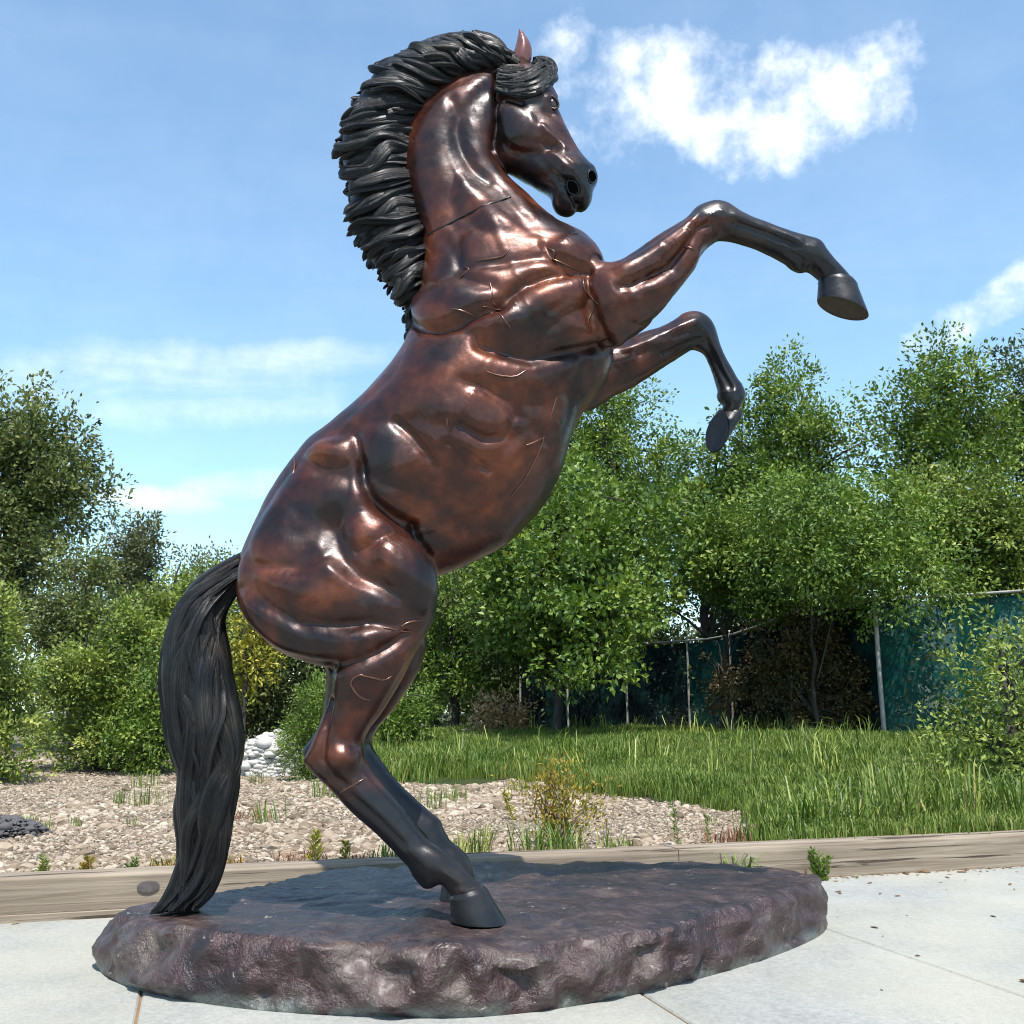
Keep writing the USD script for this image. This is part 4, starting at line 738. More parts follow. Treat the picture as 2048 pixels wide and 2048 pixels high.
# paving: slabs with joints square to the kerb
PAV = UsdGeom.Xform.Define(stage, "/World/pavement"); tag(PAV, "pale grey concrete paving around the statue base", kind="structure")
kd = np.array([math.cos(KROT), math.sin(KROT)]); kn = np.array([math.sin(KROT), -math.cos(KROT)])
K0 = np.array([0, KY0])
def ku(x, y): d = np.array([x, y]) - K0; return d @ kd
cuts = [-9.0, -5.2, -3.1, ku(-1.23, 3.565), ku(0.43, 3.595), ku(1.50, 4.15), 3.65, 5.6, 9.0]
rows = [0.006, 5.6, 11.5]
for a, b in zip(cuts[:-1], cuts[1:]):
    for r0, r1 in zip(rows[:-1], rows[1:]):
        g = 0.0045
        c = [K0 + kd * u + kn * w for u, w in ((a + g, r0 + g), (b - g, r0 + g), (b - g, r1 - g), (a + g, r1 - g))]
        pg = Polygon(c); v0 = np.array(c); bev = 0.006
        vin = np.array([K0 + kd * u + kn * w for u, w in ((a + g + bev, r0 + g + bev), (b - g - bev, r0 + g + bev), (b - g - bev, r1 - g - bev), (a + g + bev, r1 - g - bev))])
        m = trimesh.convex.convex_hull(np.vstack([np.c_[v0, np.full(4, -0.12)], np.c_[v0, np.full(4, -0.005)], np.c_[vin, np.zeros(4)]]))
        obj("slab", m, "concrete", PAV)
jq = [K0 + kd * u + kn * w for u, w in ((-9, 0), (9, 0), (9, 11.5), (-9, 11.5))]
obj("joint_filling", (np.array([[*q, -0.007] for q in jq]), np.array([[0, 2, 1], [0, 3, 2]])), "joint_dirt", PAV)
# timber kerb: squared sleepers end to end, weathered and checked
def sleeper(u0, u1, h=0.185, w=0.20, seed=0):
    n = int((u1 - u0) / 0.04); r = 0.014
    prof = [(0, -0.06), (0, 0.03), (0.0, h * .35), (0, h * .6), (0, h - r), (r * .3, h - r * .3), (r, h), (w * .35, h + .002), (w * .7, h + .001), (w - r, h), (w, h - r), (w, -0.06)]
    us = np.linspace(u0, u1, n + 1); v = []
    for a, b in prof:
        p = K0 + us[:, None] * kd - kn * (a); z = np.full(len(us), b)
        q = np.stack([us * 2.0, np.full(len(us), a * 9), z * 9 + seed], 1); d = (meshkit.fbm(q * [1, 1, 1], 3, 3) - .5) * 0.012 + (meshkit.fbm(q * [5, 2, 4], 2, 4) - .5) * 0.005
        v.append(np.c_[p - kn[None] * -d[:, None], z + (d * .8 if b > 0.05 else 0)])
    v = np.vstack(v); m = n + 1; f = []
    for a in range(len(prof) - 1):
        j = np.arange(n); f += [np.stack([a * m + j, a * m + j + 1, (a + 1) * m + j + 1], 1), np.stack([a * m + j, (a + 1) * m + j + 1, (a + 1) * m + j], 1)]
    for e, s in ((0, 1), (n, -1)):
        ids = np.arange(len(prof)) * m + e; t = np.array([[ids[0], ids[k], ids[k + 1]] for k in range(1, len(prof) - 1)]); f.append(t[:, ::s])
    return v, np.vstack(f)
KB = thing("timber_kerb", "weathered pale timber kerb between the paving and the gravel bed", "kerb", (0, KY0, 0))
for k, (a, b) in enumerate(((-9, -5.3), (-5.295, -2.75), (-2.745, 0.95), (0.954, 3.85), (3.855, 9))): obj("timber", sleeper(a, b, seed=k * 3.7), "timber", KB, smooth=50)
lf = sleeper(-9, 0.1, h=0.034, w=0.03, seed=9); lf = (lf[0] + np.array([kn[0], kn[1], 0]) * 0.031, lf[1]); obj("ground_board", lf, "timber", KB, smooth=50, label="low pale board along the foot of the kerb")
material("knot_wood", {"p": ("principled_bsdf", {"roughness": 0.8}), "tc": ("texture_coordinate", {}), "w": ("noise_texture", {"scale": 40.0, "detail": 4.0}), "r": ("rgb_ramp", {"ramp": [(0.3, (0.05, 0.042, 0.04)), (0.7, (0.11, 0.09, 0.085))]})}, [("tc.object", "w.vector"), ("w.fac", "r.fac"), ("r.color", "p.base_color")])
kp = at_depth(283, 1780, 5.434 - 0.309 * 2.0); kp[1] = kerb(kp[0]) - 0.008
th = np.linspace(0, 2 * np.pi, 18, endpoint=False); kv = [kp + np.r_[kd, 0] * 0.050 * c_ * g + np.array([0, 0, 1]) * 0.026 * s_ * g + np.r_[kn, 0] * o for g, o in ((1, -0.010), (1, 0.0), (.8, 0.001)) for c_, s_ in zip(np.cos(th), np.sin(th))]
kf = [(a * 18 + j, a * 18 + (j + 1) % 18, (a + 1) * 18 + (j + 1) % 18) for a in (0, 1) for j in range(18)] + [(a * 18 + j, (a + 1) * 18 + (j + 1) % 18, (a + 1) * 18 + j) for a in (0, 1) for j in range(18)] + [(36, 36 + j, 37 + j) for j in range(1, 17)]
obj("knot", (np.array(kv), np.array(kf)), "knot_wood", KB, smooth=40)

# ------------------------------------------------------------------ gravel, rubble, grass
def scatter(name, protos, mat, pos, rot, scl, label, cat, prims=None, smooth=False):
    path = numbered("/World/" + name); pi = UsdGeom.PointInstancer.Define(stage, path); rel = []
    UsdGeom.Scope.Define(stage, path + "/shapes")
    for k, m in enumerate(protos):
        ms = usdkit.mesh(stage, f"{path}/shapes/{name}_shape_{k + 1:03d}", m, MAT[mat], smooth=smooth); rel.append(ms.GetPath())
        if prims is not None: UsdGeom.PrimvarsAPI(ms).CreatePrimvar("tint", T.FloatArray, "vertex").Set(Vt.FloatArray.FromNumpy(np.asarray(prims[k], np.float32)))
    pi.CreatePrototypesRel().SetTargets(rel)
    n = len(pos); pi.CreatePositionsAttr(Vt.Vec3fArray.FromNumpy(np.asarray(pos, np.float32))); pi.CreateProtoIndicesAttr(Vt.IntArray.FromNumpy((np.arange(n) % len(protos)).astype(np.int32)))
    q = trimesh.transformations
    w = np.cos(rot[:, 0] / 2); z = np.sin(rot[:, 0] / 2); tx, ty = rot[:, 1] / 2, rot[:, 2] / 2   # yaw then a small tilt
    qa = np.stack([w, w * tx - z * ty * 0, w * ty, z], 1); qa /= np.linalg.norm(qa, axis=1, keepdims=True)
    pi.CreateOrientationsAttr(Vt.QuathArray([Gf.Quath(float(a), float(b), float(c), float(d)) for a, b, c, d in qa]))
    s = np.asarray(scl, np.float32); s = np.repeat(s[:, None], 3, 1) if s.ndim == 1 else s
    pi.CreateScalesAttr(Vt.Vec3fArray.FromNumpy(s))
    tag(pi, label, cat, kind="stuff"); return pi
def pebble(seed):
    m = trimesh.creation.icosphere(1); v = np.array(m.vertices); v = v * (0.7 + 0.6 * meshkit.fbm(v * 1.3 + seed * 5, 2, seed))[:, None] * [1.2, 0.9, 0.6]; return v, np.array(m.faces)
PEB = [pebble(k) for k in range(6)]
def in_view(x, y, z, margin=60):
    p, f = pixel(np.stack([x, y, z], -1)); return (f > 0.5) & (p[:, 0] > -margin) & (p[:, 0] < 2048 + margin) & (p[:, 1] < 2048 + margin) & (p[:, 1] > -margin)
def bed_points(n, y1, power):
    x, y = rng.uniform(-9, 8, n), 4.0 + (y1 - 4.0) * rng.random(n)**power
    m = (y > kerb(x) + 0.21) & ~is_grass(x, y); x, y = x[m], y[m]; z = ground_z(x, y); m = in_view(x, y, z, 350); return x[m], y[m], z[m]
x, y, z = bed_points(520000, 16, 1.45)
sc = rng.lognormal(-4.85, 0.50, len(x)); d_ = meshkit.fbm(np.stack([x * 1.1, y * 1.1, 0 * x], -1), 3, 21)
sc *= 0.75 + 0.8 * sstep(d_, 0.4, 0.65)
scatter("gravel", PEB, "pebble", np.stack([x, y, z + sc * 0.15], 1), np.stack([rng.uniform(0, 6.28, len(x)), rng.normal(0, .4, len(x)), rng.normal(0, .4, len(x))], 1), sc, "loose pinkish grey gravel covering the bed behind the kerb", "gravel")
print("pebbles", len(x))
def heap(name, px0, px1, pyb, pyt, Y, mat, n, label, size, core):
    c = at_depth((px0 + px1) / 2, pyb, Y); c[2] = ground_z(c[0], c[1]); rx = (px1 - px0) / FPX * Y / 2; h = max(0.1, (pyb - pyt) / FPX * Y)
    t = thing(name, label, "stone heap", c)
    xs = np.linspace(-1.1, 1.1, 26); X, Yy = np.meshgrid(xs, xs, indexing="ij"); hh = h * np.clip(1 - X**2 - Yy**2, 0, 1)**0.7 * (0.75 + 0.5 * meshkit.fbm(np.stack([X * 2.5, Yy * 2.5, 0 * X + px0], -1), 3, 3)) - 0.03
    v = np.stack([c[0] + X * rx, c[1] + Yy * rx * 0.7, c[2] + hh], -1).reshape(-1, 3); i, j = np.meshgrid(np.arange(25), np.arange(25), indexing="ij"); q = np.stack([i * 26 + j, (i + 1) * 26 + j, (i + 1) * 26 + j + 1, i * 26 + j + 1], -1).reshape(-1, 4)
    obj("mound", (v, np.vstack([q[:, :3], q[:, [0, 2, 3]]])), core, t, smooth=True)
    a, r = rng.uniform(0, 6.28, n), np.sqrt(rng.random(n)); X, Yy = r * np.cos(a), r * np.sin(a)
    zz = np.interp(r, [0, .5, .8, 1], [h, h * .82, h * .5, 0.0]) * (0.75 + 0.5 * meshkit.fbm(np.stack([X * 2.5, Yy * 2.5, 0 * X + px0], -1), 3, 3)); parts = []
    for k in range(n):
        pv, pf = PEB[k % 6]; ang = rng.uniform(0, 6.28); R = np.array([[math.cos(ang), -math.sin(ang), 0], [math.sin(ang), math.cos(ang), 0], [0, 0, 1]]); parts.append((pv * size * rng.lognormal(0, .45) @ R + [c[0] + X[k] * rx, c[1] + Yy[k] * rx * .7, c[2] + zz[k]], pf))
    m = obj("stones", join(parts), mat, t, smooth=60, kind="stuff")
heap("rubble_heap", 470, 612, 1545, 1462, 13.2, "white_stone", 1900, "heap of whitish rubble beside the trimmed round shrub", 0.026, "white_stone")
heap("dark_heap", -130, 92, 1664, 1628, 7.1, "shade_stone", 1000, "low dark heap standing in for a shaded patch at the left picture edge", 0.011, "dark_soil")  # dark mound and stones stand in for shade on the gravel
def blade_tuft(n, h, w, spread, seed, droop=0.5):
    r = np.random.default_rng(seed); vs, fs, tint, k = [], [], [], 0
    for b in range(n):
        a = r.uniform(0, 6.28); o = np.array([r.normal(0, spread), r.normal(0, spread), -0.02]); d = np.array([math.cos(a), math.sin(a), 0]); L = h * r.uniform(.55, 1.1); bend = droop * r.uniform(.2, 1.3); sd = np.array([-d[1], d[0], 0]) * w * r.uniform(.6, 1.2); tv = r.random()
        pts = [o, o + d * L * .10 * bend + [0, 0, L * .45], o + d * L * .36 * bend + [0, 0, L * .82], o + d * L * .75 * bend + [0, 0, L * (1.02 - .22 * bend)]]
        vs += [pts[0] - sd * .6, pts[0] + sd * .6, pts[1] - sd, pts[1] + sd, pts[2] - sd * .7, pts[2] + sd * .7, pts[3]]
        fs += [(k, k + 1, k + 3), (k, k + 3, k + 2), (k + 2, k + 3, k + 5), (k + 2, k + 5, k + 4), (k + 4, k + 5, k + 6)]; tint += [tv] * 7; k += 7
    return np.array(vs), np.array(fs), np.array(tint)
TUFT = [blade_tuft(34, .21, .0042, .07, 40 + k) for k in range(6)]
n = 80000; x = rng.uniform(-4, 9, n); y = 5.6 + 16 * rng.random(n)**1.1
stray = (rng.random(n) < 0.005) & (meshkit.fbm(np.stack([x * 1.7, y * 1.7, 0 * x], -1), 3, 41) > 0.60)
m = (is_grass(x, y) & (meshkit.fbm(np.stack([x * 1.3, y * 1.3, 0 * x], -1), 3, 43) > rng.uniform(.28, .54, n)) | stray) & (y > kerb(x) + 0.26) & (y < 21); x, y = x[m], y[m]; z = ground_z(x, y); m = in_view(x, y, z, 350); x, y, z = x[m], y[m], z[m]
s = (0.35 + 1.15 * meshkit.fbm(np.stack([x * 0.9, y * 0.9, 0 * x], -1), 4, 31)) * rng.uniform(.55, 1.35, len(x)) * (1 - 0.15 * sstep(y, 11, 16)) * np.where(y < 8.2, 0.72, 1.0)
scatter("grass", [t[:2] for t in TUFT], "leaf_grass", np.stack([x, y, z], 1), np.stack([rng.uniform(0, 6.28, len(x)), rng.normal(0, .12, len(x)), rng.normal(0, .12, len(x))], 1), s, "long green grass covering the bank below the fence", "grass", prims=[t[2] for t in TUFT])
print("tufts", len(x))
# weeds among the grass: broader, paler blades and seed heads
n = 800; x = rng.uniform(-3, 8, n); y = 6.2 + 13 * rng.random(n)**1.1; m = is_grass(x, y) & (y > kerb(x) + 0.4) & (meshkit.fbm(np.stack([x * .8, y * .8, 0 * x], -1), 3, 51) > .47); x, y = x[m], y[m]; z = ground_z(x, y); m = in_view(x, y, z); x, y, z = x[m], y[m], z[m]
WEED = [blade_tuft(9, .50, .0065, .05, 80 + k, .9) for k in range(4)]
scatter("tall_weeds", [t[:2] for t in WEED], "leaf_pale", np.stack([x, y, z], 1), np.stack([rng.uniform(0, 6.28, len(x)), rng.normal(0, .15, len(x)), rng.normal(0, .15, len(x))], 1), rng.uniform(.5, 1.15, len(x)), "scattered taller pale weeds standing among the bank's grass", "weeds", prims=[t[2] for t in WEED])
# grit and dry leaf litter along the kerb's foot and on the paving
n = 900; u = rng.uniform(-3.2, 5.0, n); w = np.where(rng.random(n) < .72, rng.exponential(.035, n) + .012, rng.uniform(0, 2.6, n)); P_ = K0 + u[:, None] * kd + w[:, None] * kn; m = (u > 1.0) | (rng.random(n) < .3); P_ = P_[m]
LIT = [(pebble(60 + k)[0] * [1.0, .55, .18 + .2 * (k % 2)], pebble(60 + k)[1]) for k in range(4)]
per_instance("litter_mix", [(0.1, (0.06, 0.035, 0.02)), (0.5, (0.17, 0.10, 0.05)), (0.9, (0.30, 0.22, 0.13))])
scatter("leaf_litter", LIT, "litter_mix", np.c_[P_, np.full(len(P_), .004)], np.stack([rng.uniform(0, 6.28, len(P_)), rng.normal(0, .2, len(P_)), rng.normal(0, .2, len(P_))], 1), rng.lognormal(-4.75, .55, len(P_)), "brown grit and dry leaf bits along the foot of the kerb", "litter")
# ------------------------------------------------------------------ trees and plants
rng = np.random.default_rng(23)
def leaf_cards(P, D, L, W, tint, seed=0):
    """Leaves as folded two-triangle blades: base at P along D."""
    n = len(P); r = np.random.default_rng(seed)
    D = D / (np.linalg.norm(D, axis=1, keepdims=True) + 1e-9); u = r.normal(0, 1, (n, 3)); u[:, 2] += 0.9
    S = np.cross(D, u); S /= np.linalg.norm(S, axis=1, keepdims=True) + 1e-9; N = np.cross(S, D)
    L, W = np.broadcast_to(L, (n,))[:, None], np.broadcast_to(W, (n,))[:, None]
    a, b, c, d = P, P + D * L * .45 + S * W * .5 + N * W * .18, P + D * L, P + D * L * .45 - S * W * .5 + N * W * .18
    v = np.stack([a, b, c, d], 1).reshape(-1, 3); k = np.arange(n)[:, None] * 4
    return v, np.vstack([k + [0, 1, 2], k + [0, 2, 3]]), np.repeat(tint, 4)
def crown_points(lobes, clumps, leaves, cr, r, droop=0.0, updraft=0.25):
    """Leaves gathered in sprays on and inside the lobes (centre, radii)."""
    vol = np.array([np.prod(l[1])**(2 / 3) for l in lobes]); pick = r.choice(len(lobes), clumps, p=vol / vol.sum())
    c, rad = np.array([l[0] for l in lobes])[pick], np.array([l[1] for l in lobes])[pick]
    d = r.normal(0, 1, (clumps, 3)); d /= np.linalg.norm(d, axis=1, keepdims=True)
    shell = np.where(r.random(clumps) < 0.78, r.uniform(0.80, 1.06, clumps), r.uniform(0.3, 0.8, clumps))
    shell *= 0.70 + 0.62 * meshkit.fbm(d * 2.4 + c * 3.0, 3, 3)
    cc = c + d * shell[:, None] * rad; axis = d / rad; axis /= np.linalg.norm(axis, axis=1, keepdims=True); axis[:, 2] += updraft; axis += r.normal(0, .3, axis.shape); axis /= np.linalg.norm(axis, axis=1, keepdims=True)
    hole = meshkit.fbm(cc * (0.55 / cr), 2, 17); ok = (hole > 0.40) | (shell < .72); cc, axis, clumps = cc[ok], axis[ok], int(ok.sum())
    k = np.repeat(np.arange(clumps), leaves); n = len(k); along = r.uniform(-.5, 1.0, n); side = r.normal(0, 1, (n, 3)); side -= (side * axis[k]).sum(1)[:, None] * axis[k]
    crk = cr * r.uniform(.5, 1.6, clumps)[k]
    P = cc[k] + axis[k] * (along * crk)[:, None] + side * (crk * .36 * (1.05 - .75 * np.clip(along, 0, 1)))[:, None]; P[:, 2] -= droop * crk * along**2
    D = axis[k] * 0.55 + side * 0.6 + r.normal(0, .35, (n, 3)); D[:, 2] -= droop * .5
    tint = np.clip(0.5 + r.normal(0, .13, n) + r.normal(0, .18, clumps)[k], 0, 1)
    return P, D, tint, cc
def limb(a, b, r0, r1, r, wob=0.06, n=7):
    t = np.linspace(0, 1, n)[:, None]; L = np.linalg.norm(b - a); p = a + (b - a) * t + np.sin(t * np.pi) * r.normal(0, wob * L, 3) + r.normal(0, .012 * L, (n, 3)) * np.sin(t * np.pi)
    return tube(p, np.linspace(r0, r1, n), 7, up=[0.3, 0.9, 0.1])[:2]
def tree(name, label, cat, px, Y, mat, dens=1.0, leaf=0.10, cr=0.34, seed=0, group=None, nl=9, top=0.9, base=True, thick=0.075, droop=0.0, lw=0.55, updraft=.25, depth=0.8, fill=0.18, low=None):
    """A tree or shrub standing at distance Y, with its crown over the given box of the photograph's view (left, right, top, bottom)."""
    r = np.random.default_rng(seed + 100); x0, x1, y0, y1 = px
    A, B = at_depth(x0, y1, Y), at_depth(x1, y0, Y); w, h = (B[0] - A[0]) / 2, (B[2] - A[2]) / 2; c = np.array([(A[0] + B[0]) / 2, Y, (A[2] + B[2]) / 2]); dd = w * depth
    g = float(ground_z(c[0], c[1])); lobes = []
    for k in range(nl + 4):
        ph = (k + r.uniform(0, .8)) / (nl + 4); zz = -0.72 + 1.5 * ph; wid = math.sqrt(max(0.05, 1 - max(0, zz)**2 * top)); a = r.uniform(0, 6.28); off = r.uniform(.30, .78) * wid
        s = r.uniform(.26, .60) * (1.0 if zz < .4 else .72); lobes.append((c + [w * off * math.cos(a), dd * off * math.sin(a), h * zz * .78], np.array([w * s, dd * s, min(h, w * 1.3) * s * r.uniform(.75, 1.05)])))
    lobes.append((c + [0, 0, -.1 * h], np.array([w * .62, dd * .62, h * .62])))
    if cat == "tree":       # leaders standing out of the crown
        for k in range(7): q = r.uniform(-.62, .62); lobes.append((c + [w * q, dd * r.uniform(-.4, .4), h * (1.0 - .55 * q * q) * r.uniform(.66, .85)], np.array([w * r.uniform(.09, .17), dd * .15, h * r.uniform(.10, .2)])))
    if cat == "shrub":
        for k in range(4): lobes.append((c + [w * .5 * math.cos(k * 1.57 + .6), dd * .45 * math.sin(k * 1.57 + .6), -h * .62], np.array([w * .5, dd * .5, h * .42])))
    area = 4 * math.pi * ((w * h)**1.6 / 2 + (w * dd)**1.6 / 2)**(1 / 1.6); leaf, cr = leaf * .78, cr * .95; clumps = int(area / (cr * cr) * (2.6 if x0 < 480 else 2.25) * dens); leaves = int(34 * (cr / leaf / 3.4)) + 10
    P, D, tint, cc = crown_points(lobes, clumps, leaves, cr, r, droop, updraft)
    keep = P[:, 2] > g + 0.02; P, D, tint = P[keep], D[keep], tint[keep]
    t = thing(name, label, cat, (c[0], Y, g), group)
    v, f, tv = leaf_cards(P, D, leaf * r.uniform(.65, 1.25, len(P)), leaf * lw * r.uniform(.7, 1.2, len(P)), tint, seed)
    obj("crown", (v, f), "leaf_" + mat, t, prim={"tint": tv})
    parts = []; foot = np.array([c[0] + r.normal(0, .05 * w), Y, g - .1]); th = c + [0, 0, -h * .25]; R = max(0.02, thick * w)
    parts.append(limb(foot, th, R * 1.25, R * .8, r, .03, 9)); parts.append(limb(th, c + [r.normal(0, .1) * w, 0, h * .8], R * .8, R * .15, r, .05, 9))
    for cpt in cc[r.choice(len(cc), min(len(cc), 22 if w > .8 else 10), replace=False)]:
        q = r.uniform(.3, 1.0); a = foot + (th - foot) * q if q < .95 else th
        a = th + (c + [0, 0, h * .6] - th) * r.uniform(0, .9) if r.random() < .6 and cpt[2] > th[2] else a
        parts.append(limb(a, cpt, R * .42, R * .08, r, .07, 6))
    obj("trunk", join(parts), "bark", t, smooth=True)
    TREES.append((name, len(f)))
    return t
TREES = []
# left
tree("broadleaf_tree", "tall dark green broadleaf tree reaching highest at the left edge", "tree", (-190, 222, 765, 1340), 20, "mid", 1.5, .15, .50, 1, nl=13, top=.8)
tree("broadleaf_tree", "greyish green tree right of the tall left tree, standing behind the shrubs", "tree", (165, 350, 1020, 1400), 25, "gray", 1.3, .14, .45, 2, nl=9)
tree("broadleaf_tree", "distant pale tree low on the skyline left of the horse's tail", "tree", (300, 500, 1095, 1420), 30, "gray", 1.3, .15, .5, 3, nl=8)
tree("large_shrub", "pale yellow green feathery shrub cut off by the left picture edge", "shrub", (-140, 118, 1105, 1590), 11.8, "pale", 1.4, .075, .26, 4, nl=9, updraft=.5)
tree("large_shrub", "broad pale green shrub left of the horse's tail", "shrub", (70, 350, 1165, 1548), 14, "pale", 1.4, .085, .28, 5, nl=11, updraft=.45)
tree("large_shrub", "tall yellowish green shrub directly behind the top of the horse's tail", "shrub", (230, 490, 1085, 1500), 17, "pale", 1.3, .10, .34, 6, nl=10, updraft=.45)
tree("broadleaf_tree", "green tree filling the gap between the tall left tree and the shrubs", "tree", (50, 260, 1075, 1420), 18.5, "mid", 1.4, .11, .36, 29, nl=10)
tree("large_shrub", "lower bushy green shrub close behind the left side of the tail", "shrub", (215, 392, 1290, 1535), 13.4, "bright", 1.1, .085, .26, 7, nl=8)
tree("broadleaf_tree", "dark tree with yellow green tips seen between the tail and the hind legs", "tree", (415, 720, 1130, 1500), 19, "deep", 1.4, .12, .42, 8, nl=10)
tree("large_shrub", "yellow green spray of layered leaves between tail and thigh", "shrub", (425, 560, 1195, 1375), 16, "yellow", .55, .10, .30, 9, nl=6, depth=.6, updraft=.1)
tree("juniper", "rounded dense juniper behind the horse's hock beside the rubble heap", "shrub", (570, 704, 1325, 1560), 12, "bright", 1.7, .05, .17, 10, nl=8, updraft=.7, lw=.4)
# centre
tree("broadleaf_tree", "slim light green tree just right of the horse's stifle", "tree", (800, 1010, 1080, 1470), 20, "bright", 1.05, .12, .40, 11, nl=9)
tree("maple", "broad bright green maple under the horse's chest", "tree", (930, 1295, 930, 1370), 16.6, "bright", 1.2, .13, .38, 12, nl=14, lw=.8, depth=1.7, thick=.04)
tree("broadleaf_tree", "tall yellowish tree rising behind the maple under the forelegs", "tree", (1080, 1385, 740, 1250), 23, "bright", 1.25, .13, .46, 13, nl=13, updraft=.5)
tree("broadleaf_tree", "mid height tree below the hanging far foreleg", "tree", (1290, 1530, 860, 1270), 20.5, "bright", 1.2, .13, .42, 14, nl=9)
tree("broadleaf_tree", "tall narrow topped tree right of the far foreleg", "tree", (1475, 1715, 715, 1190), 19.5, "bright", 1.3, .12, .42, 15, nl=13, updraft=.55)
tree("broadleaf_tree", "leafy tree hanging over the top of the fence corner", "tree", (1440, 1795, 960, 1235), 15.0, "bright", 1.2, .10, .30, 16, nl=20, droop=.3, depth=1.8, thick=.02)
tree("broadleaf_tree", "small light tree between the maple and the fence corner tree", "tree", (1360, 1530, 1010, 1195), 16.5, "bright", 1.2, .10, .3, 28, nl=10, depth=1.2, thick=.03)
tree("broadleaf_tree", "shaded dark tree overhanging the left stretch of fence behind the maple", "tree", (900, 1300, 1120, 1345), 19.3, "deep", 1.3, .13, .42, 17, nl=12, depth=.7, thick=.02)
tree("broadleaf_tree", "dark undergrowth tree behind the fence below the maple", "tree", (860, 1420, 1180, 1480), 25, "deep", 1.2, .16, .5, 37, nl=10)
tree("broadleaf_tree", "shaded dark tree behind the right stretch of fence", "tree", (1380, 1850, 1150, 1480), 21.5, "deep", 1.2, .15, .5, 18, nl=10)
tree("low_shrub", "low bright shrub in the grass right of the near hind leg", "shrub", (735, 880, 1362, 1470), 15.5, "bright", 1.2, .08, .24, 19, nl=6)
tree("dry_shrub", "dry brown twiggy bush at the foot of the trees", "shrub", (945, 1070, 1385, 1462), 18, "straw", .45, .10, .30, 20, nl=5)
tree("climbing_vine", "dark tangle of vines and dry leaves hanging on the fence left of its corner", "vine", (1475, 1765, 1215, 1475), 15.3, "vine", 1.0, .085, .26, 26, nl=9, depth=.25, droop=.6)
tree("climbing_vine", "thin brownish vine patch on the middle of the fence", "vine", (1395, 1480, 1270, 1440), 18.6, "vine", .28, .09, .28, 27, nl=6, depth=.3, droop=.6)
# right
tree("broadleaf_tree", "tall spreading tree above the fence near the right edge", "tree", (1785, 2035, 680, 1090), 17.5, "bright", 1.1, .12, .42, 21, nl=12, updraft=.4)
tree("broadleaf_tree", "dark tree cut off by the right picture edge", "tree", (1990, 2200, 660, 1100), 18.5, "deep", 1.0, .12, .4, 22, nl=9)
tree("large_shrub", "wide yellow green shrub leaning over the fence at the right edge", "shrub", (1765, 2110, 940, 1215), 15.6, "pale", 1.7, .10, .32, 23, nl=10)
tree("large_shrub", "yellow green bush in front of the fence at the right edge", "shrub", (1835, 2200, 1255, 1572), 8.8, "pale", .9, .075, .30, 24, nl=11, updraft=.1)
# the wood beyond: one mass
r = np.random.default_rng(77); lob = []
for k in range(80):
    xx = -62 + 122 * k / 79 + r.normal(0, .5); hh = r.uniform(2.6, 4.6); lob.append((np.array([xx, 34 + r.uniform(-2, 3), hh * .5]), np.array([1.9, 1.6, hh * .55])))
P, D, tint, _ = crown_points(lob, 7000, 15, .6, r); v, f, tv = leaf_cards(P, D, .24 * r.uniform(.6, 1.2, len(P)), .14, tint, 5)
wm = obj("far_wood", (v, f), "leaf_gray", prim={"tint": tv}); tag(wm, "low mass of woodland far behind the trees", "woodland", kind="stuff")
tree("broadleaf_tree", "distant tree filling the gap behind the maple", "tree", (700, 1050, 1010, 1450), 28, "gray", 1.0, .16, .5, 25, nl=9)
# ------------------------------------------------------------------ fence with a green mesh screen
def screen_mat():
    n = {"g": ("geometry", {}), "a": ("noise_texture", {"scale": 1.3, "detail": 5.0, "roughness": 0.65}), "b": ("noise_texture", {"scale": 9.0, "detail": 5.0, "roughness": 0.7}), "mx": ("mix_float", {"fac": 0.5}),
         "r": ("rgb_ramp", {"ramp": [(0.36, (0.003, 0.007, 0.008)), (0.47, (0.005, 0.024, 0.022)), (0.56, (0.008, 0.055, 0.046)), (0.66, (0.065, 0.055, 0.022))]}), "p": ("principled_bsdf", {"roughness": 0.9, "specular_ior_level": 0.0}), "t": ("transparent_bsdf", {}),
         "h": ("map_range", {"from_min": 0.40, "from_max": 0.60, "to_min": 0.14, "to_max": 0.03, "clamp": True}), "ms": ("mix_closure", {})}
    material("mesh_screen", n, [("g.position", "a.vector"), ("g.position", "b.vector"), ("a.fac", "mx.a"), ("b.fac", "mx.b"), ("mx.result", "r.fac"), ("r.color", "p.base_color"), ("mx.result", "h.value"), ("h.result", "ms.fac"), ("p.BSDF", "ms.closure1"), ("t.BSDF", "ms.closure2")], "ms.closure")
screen_mat()
def shaded_screen():  # same screen under the overhanging trees, their shade put into its colour
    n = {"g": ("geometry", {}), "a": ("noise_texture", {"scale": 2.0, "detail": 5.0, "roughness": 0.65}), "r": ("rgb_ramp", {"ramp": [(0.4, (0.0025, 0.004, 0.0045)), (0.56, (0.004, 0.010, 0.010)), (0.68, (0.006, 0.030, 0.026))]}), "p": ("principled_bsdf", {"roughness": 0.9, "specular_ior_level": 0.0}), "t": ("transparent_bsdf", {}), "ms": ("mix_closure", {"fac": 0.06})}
    material("shaded_screen", n, [("g.position", "a.vector"), ("a.fac", "r.fac"), ("r.color", "p.base_color"), ("p.BSDF", "ms.closure1"), ("t.BSDF", "ms.closure2")], "ms.closure")
shaded_screen()
material("galvanised", {"g": ("geometry", {}), "a": ("noise_texture", {"scale": 6.0, "detail": 4.0}), "r": ("rgb_ramp", {"ramp": [(0.3, (0.22, 0.20, 0.17)), (0.7, (0.42, 0.40, 0.36))]}), "p": ("principled_bsdf", {"roughness": 0.5, "metallic": 0.4})}, [("g.position", "a.vector"), ("a.fac", "r.fac"), ("r.color", "p.base_color")])
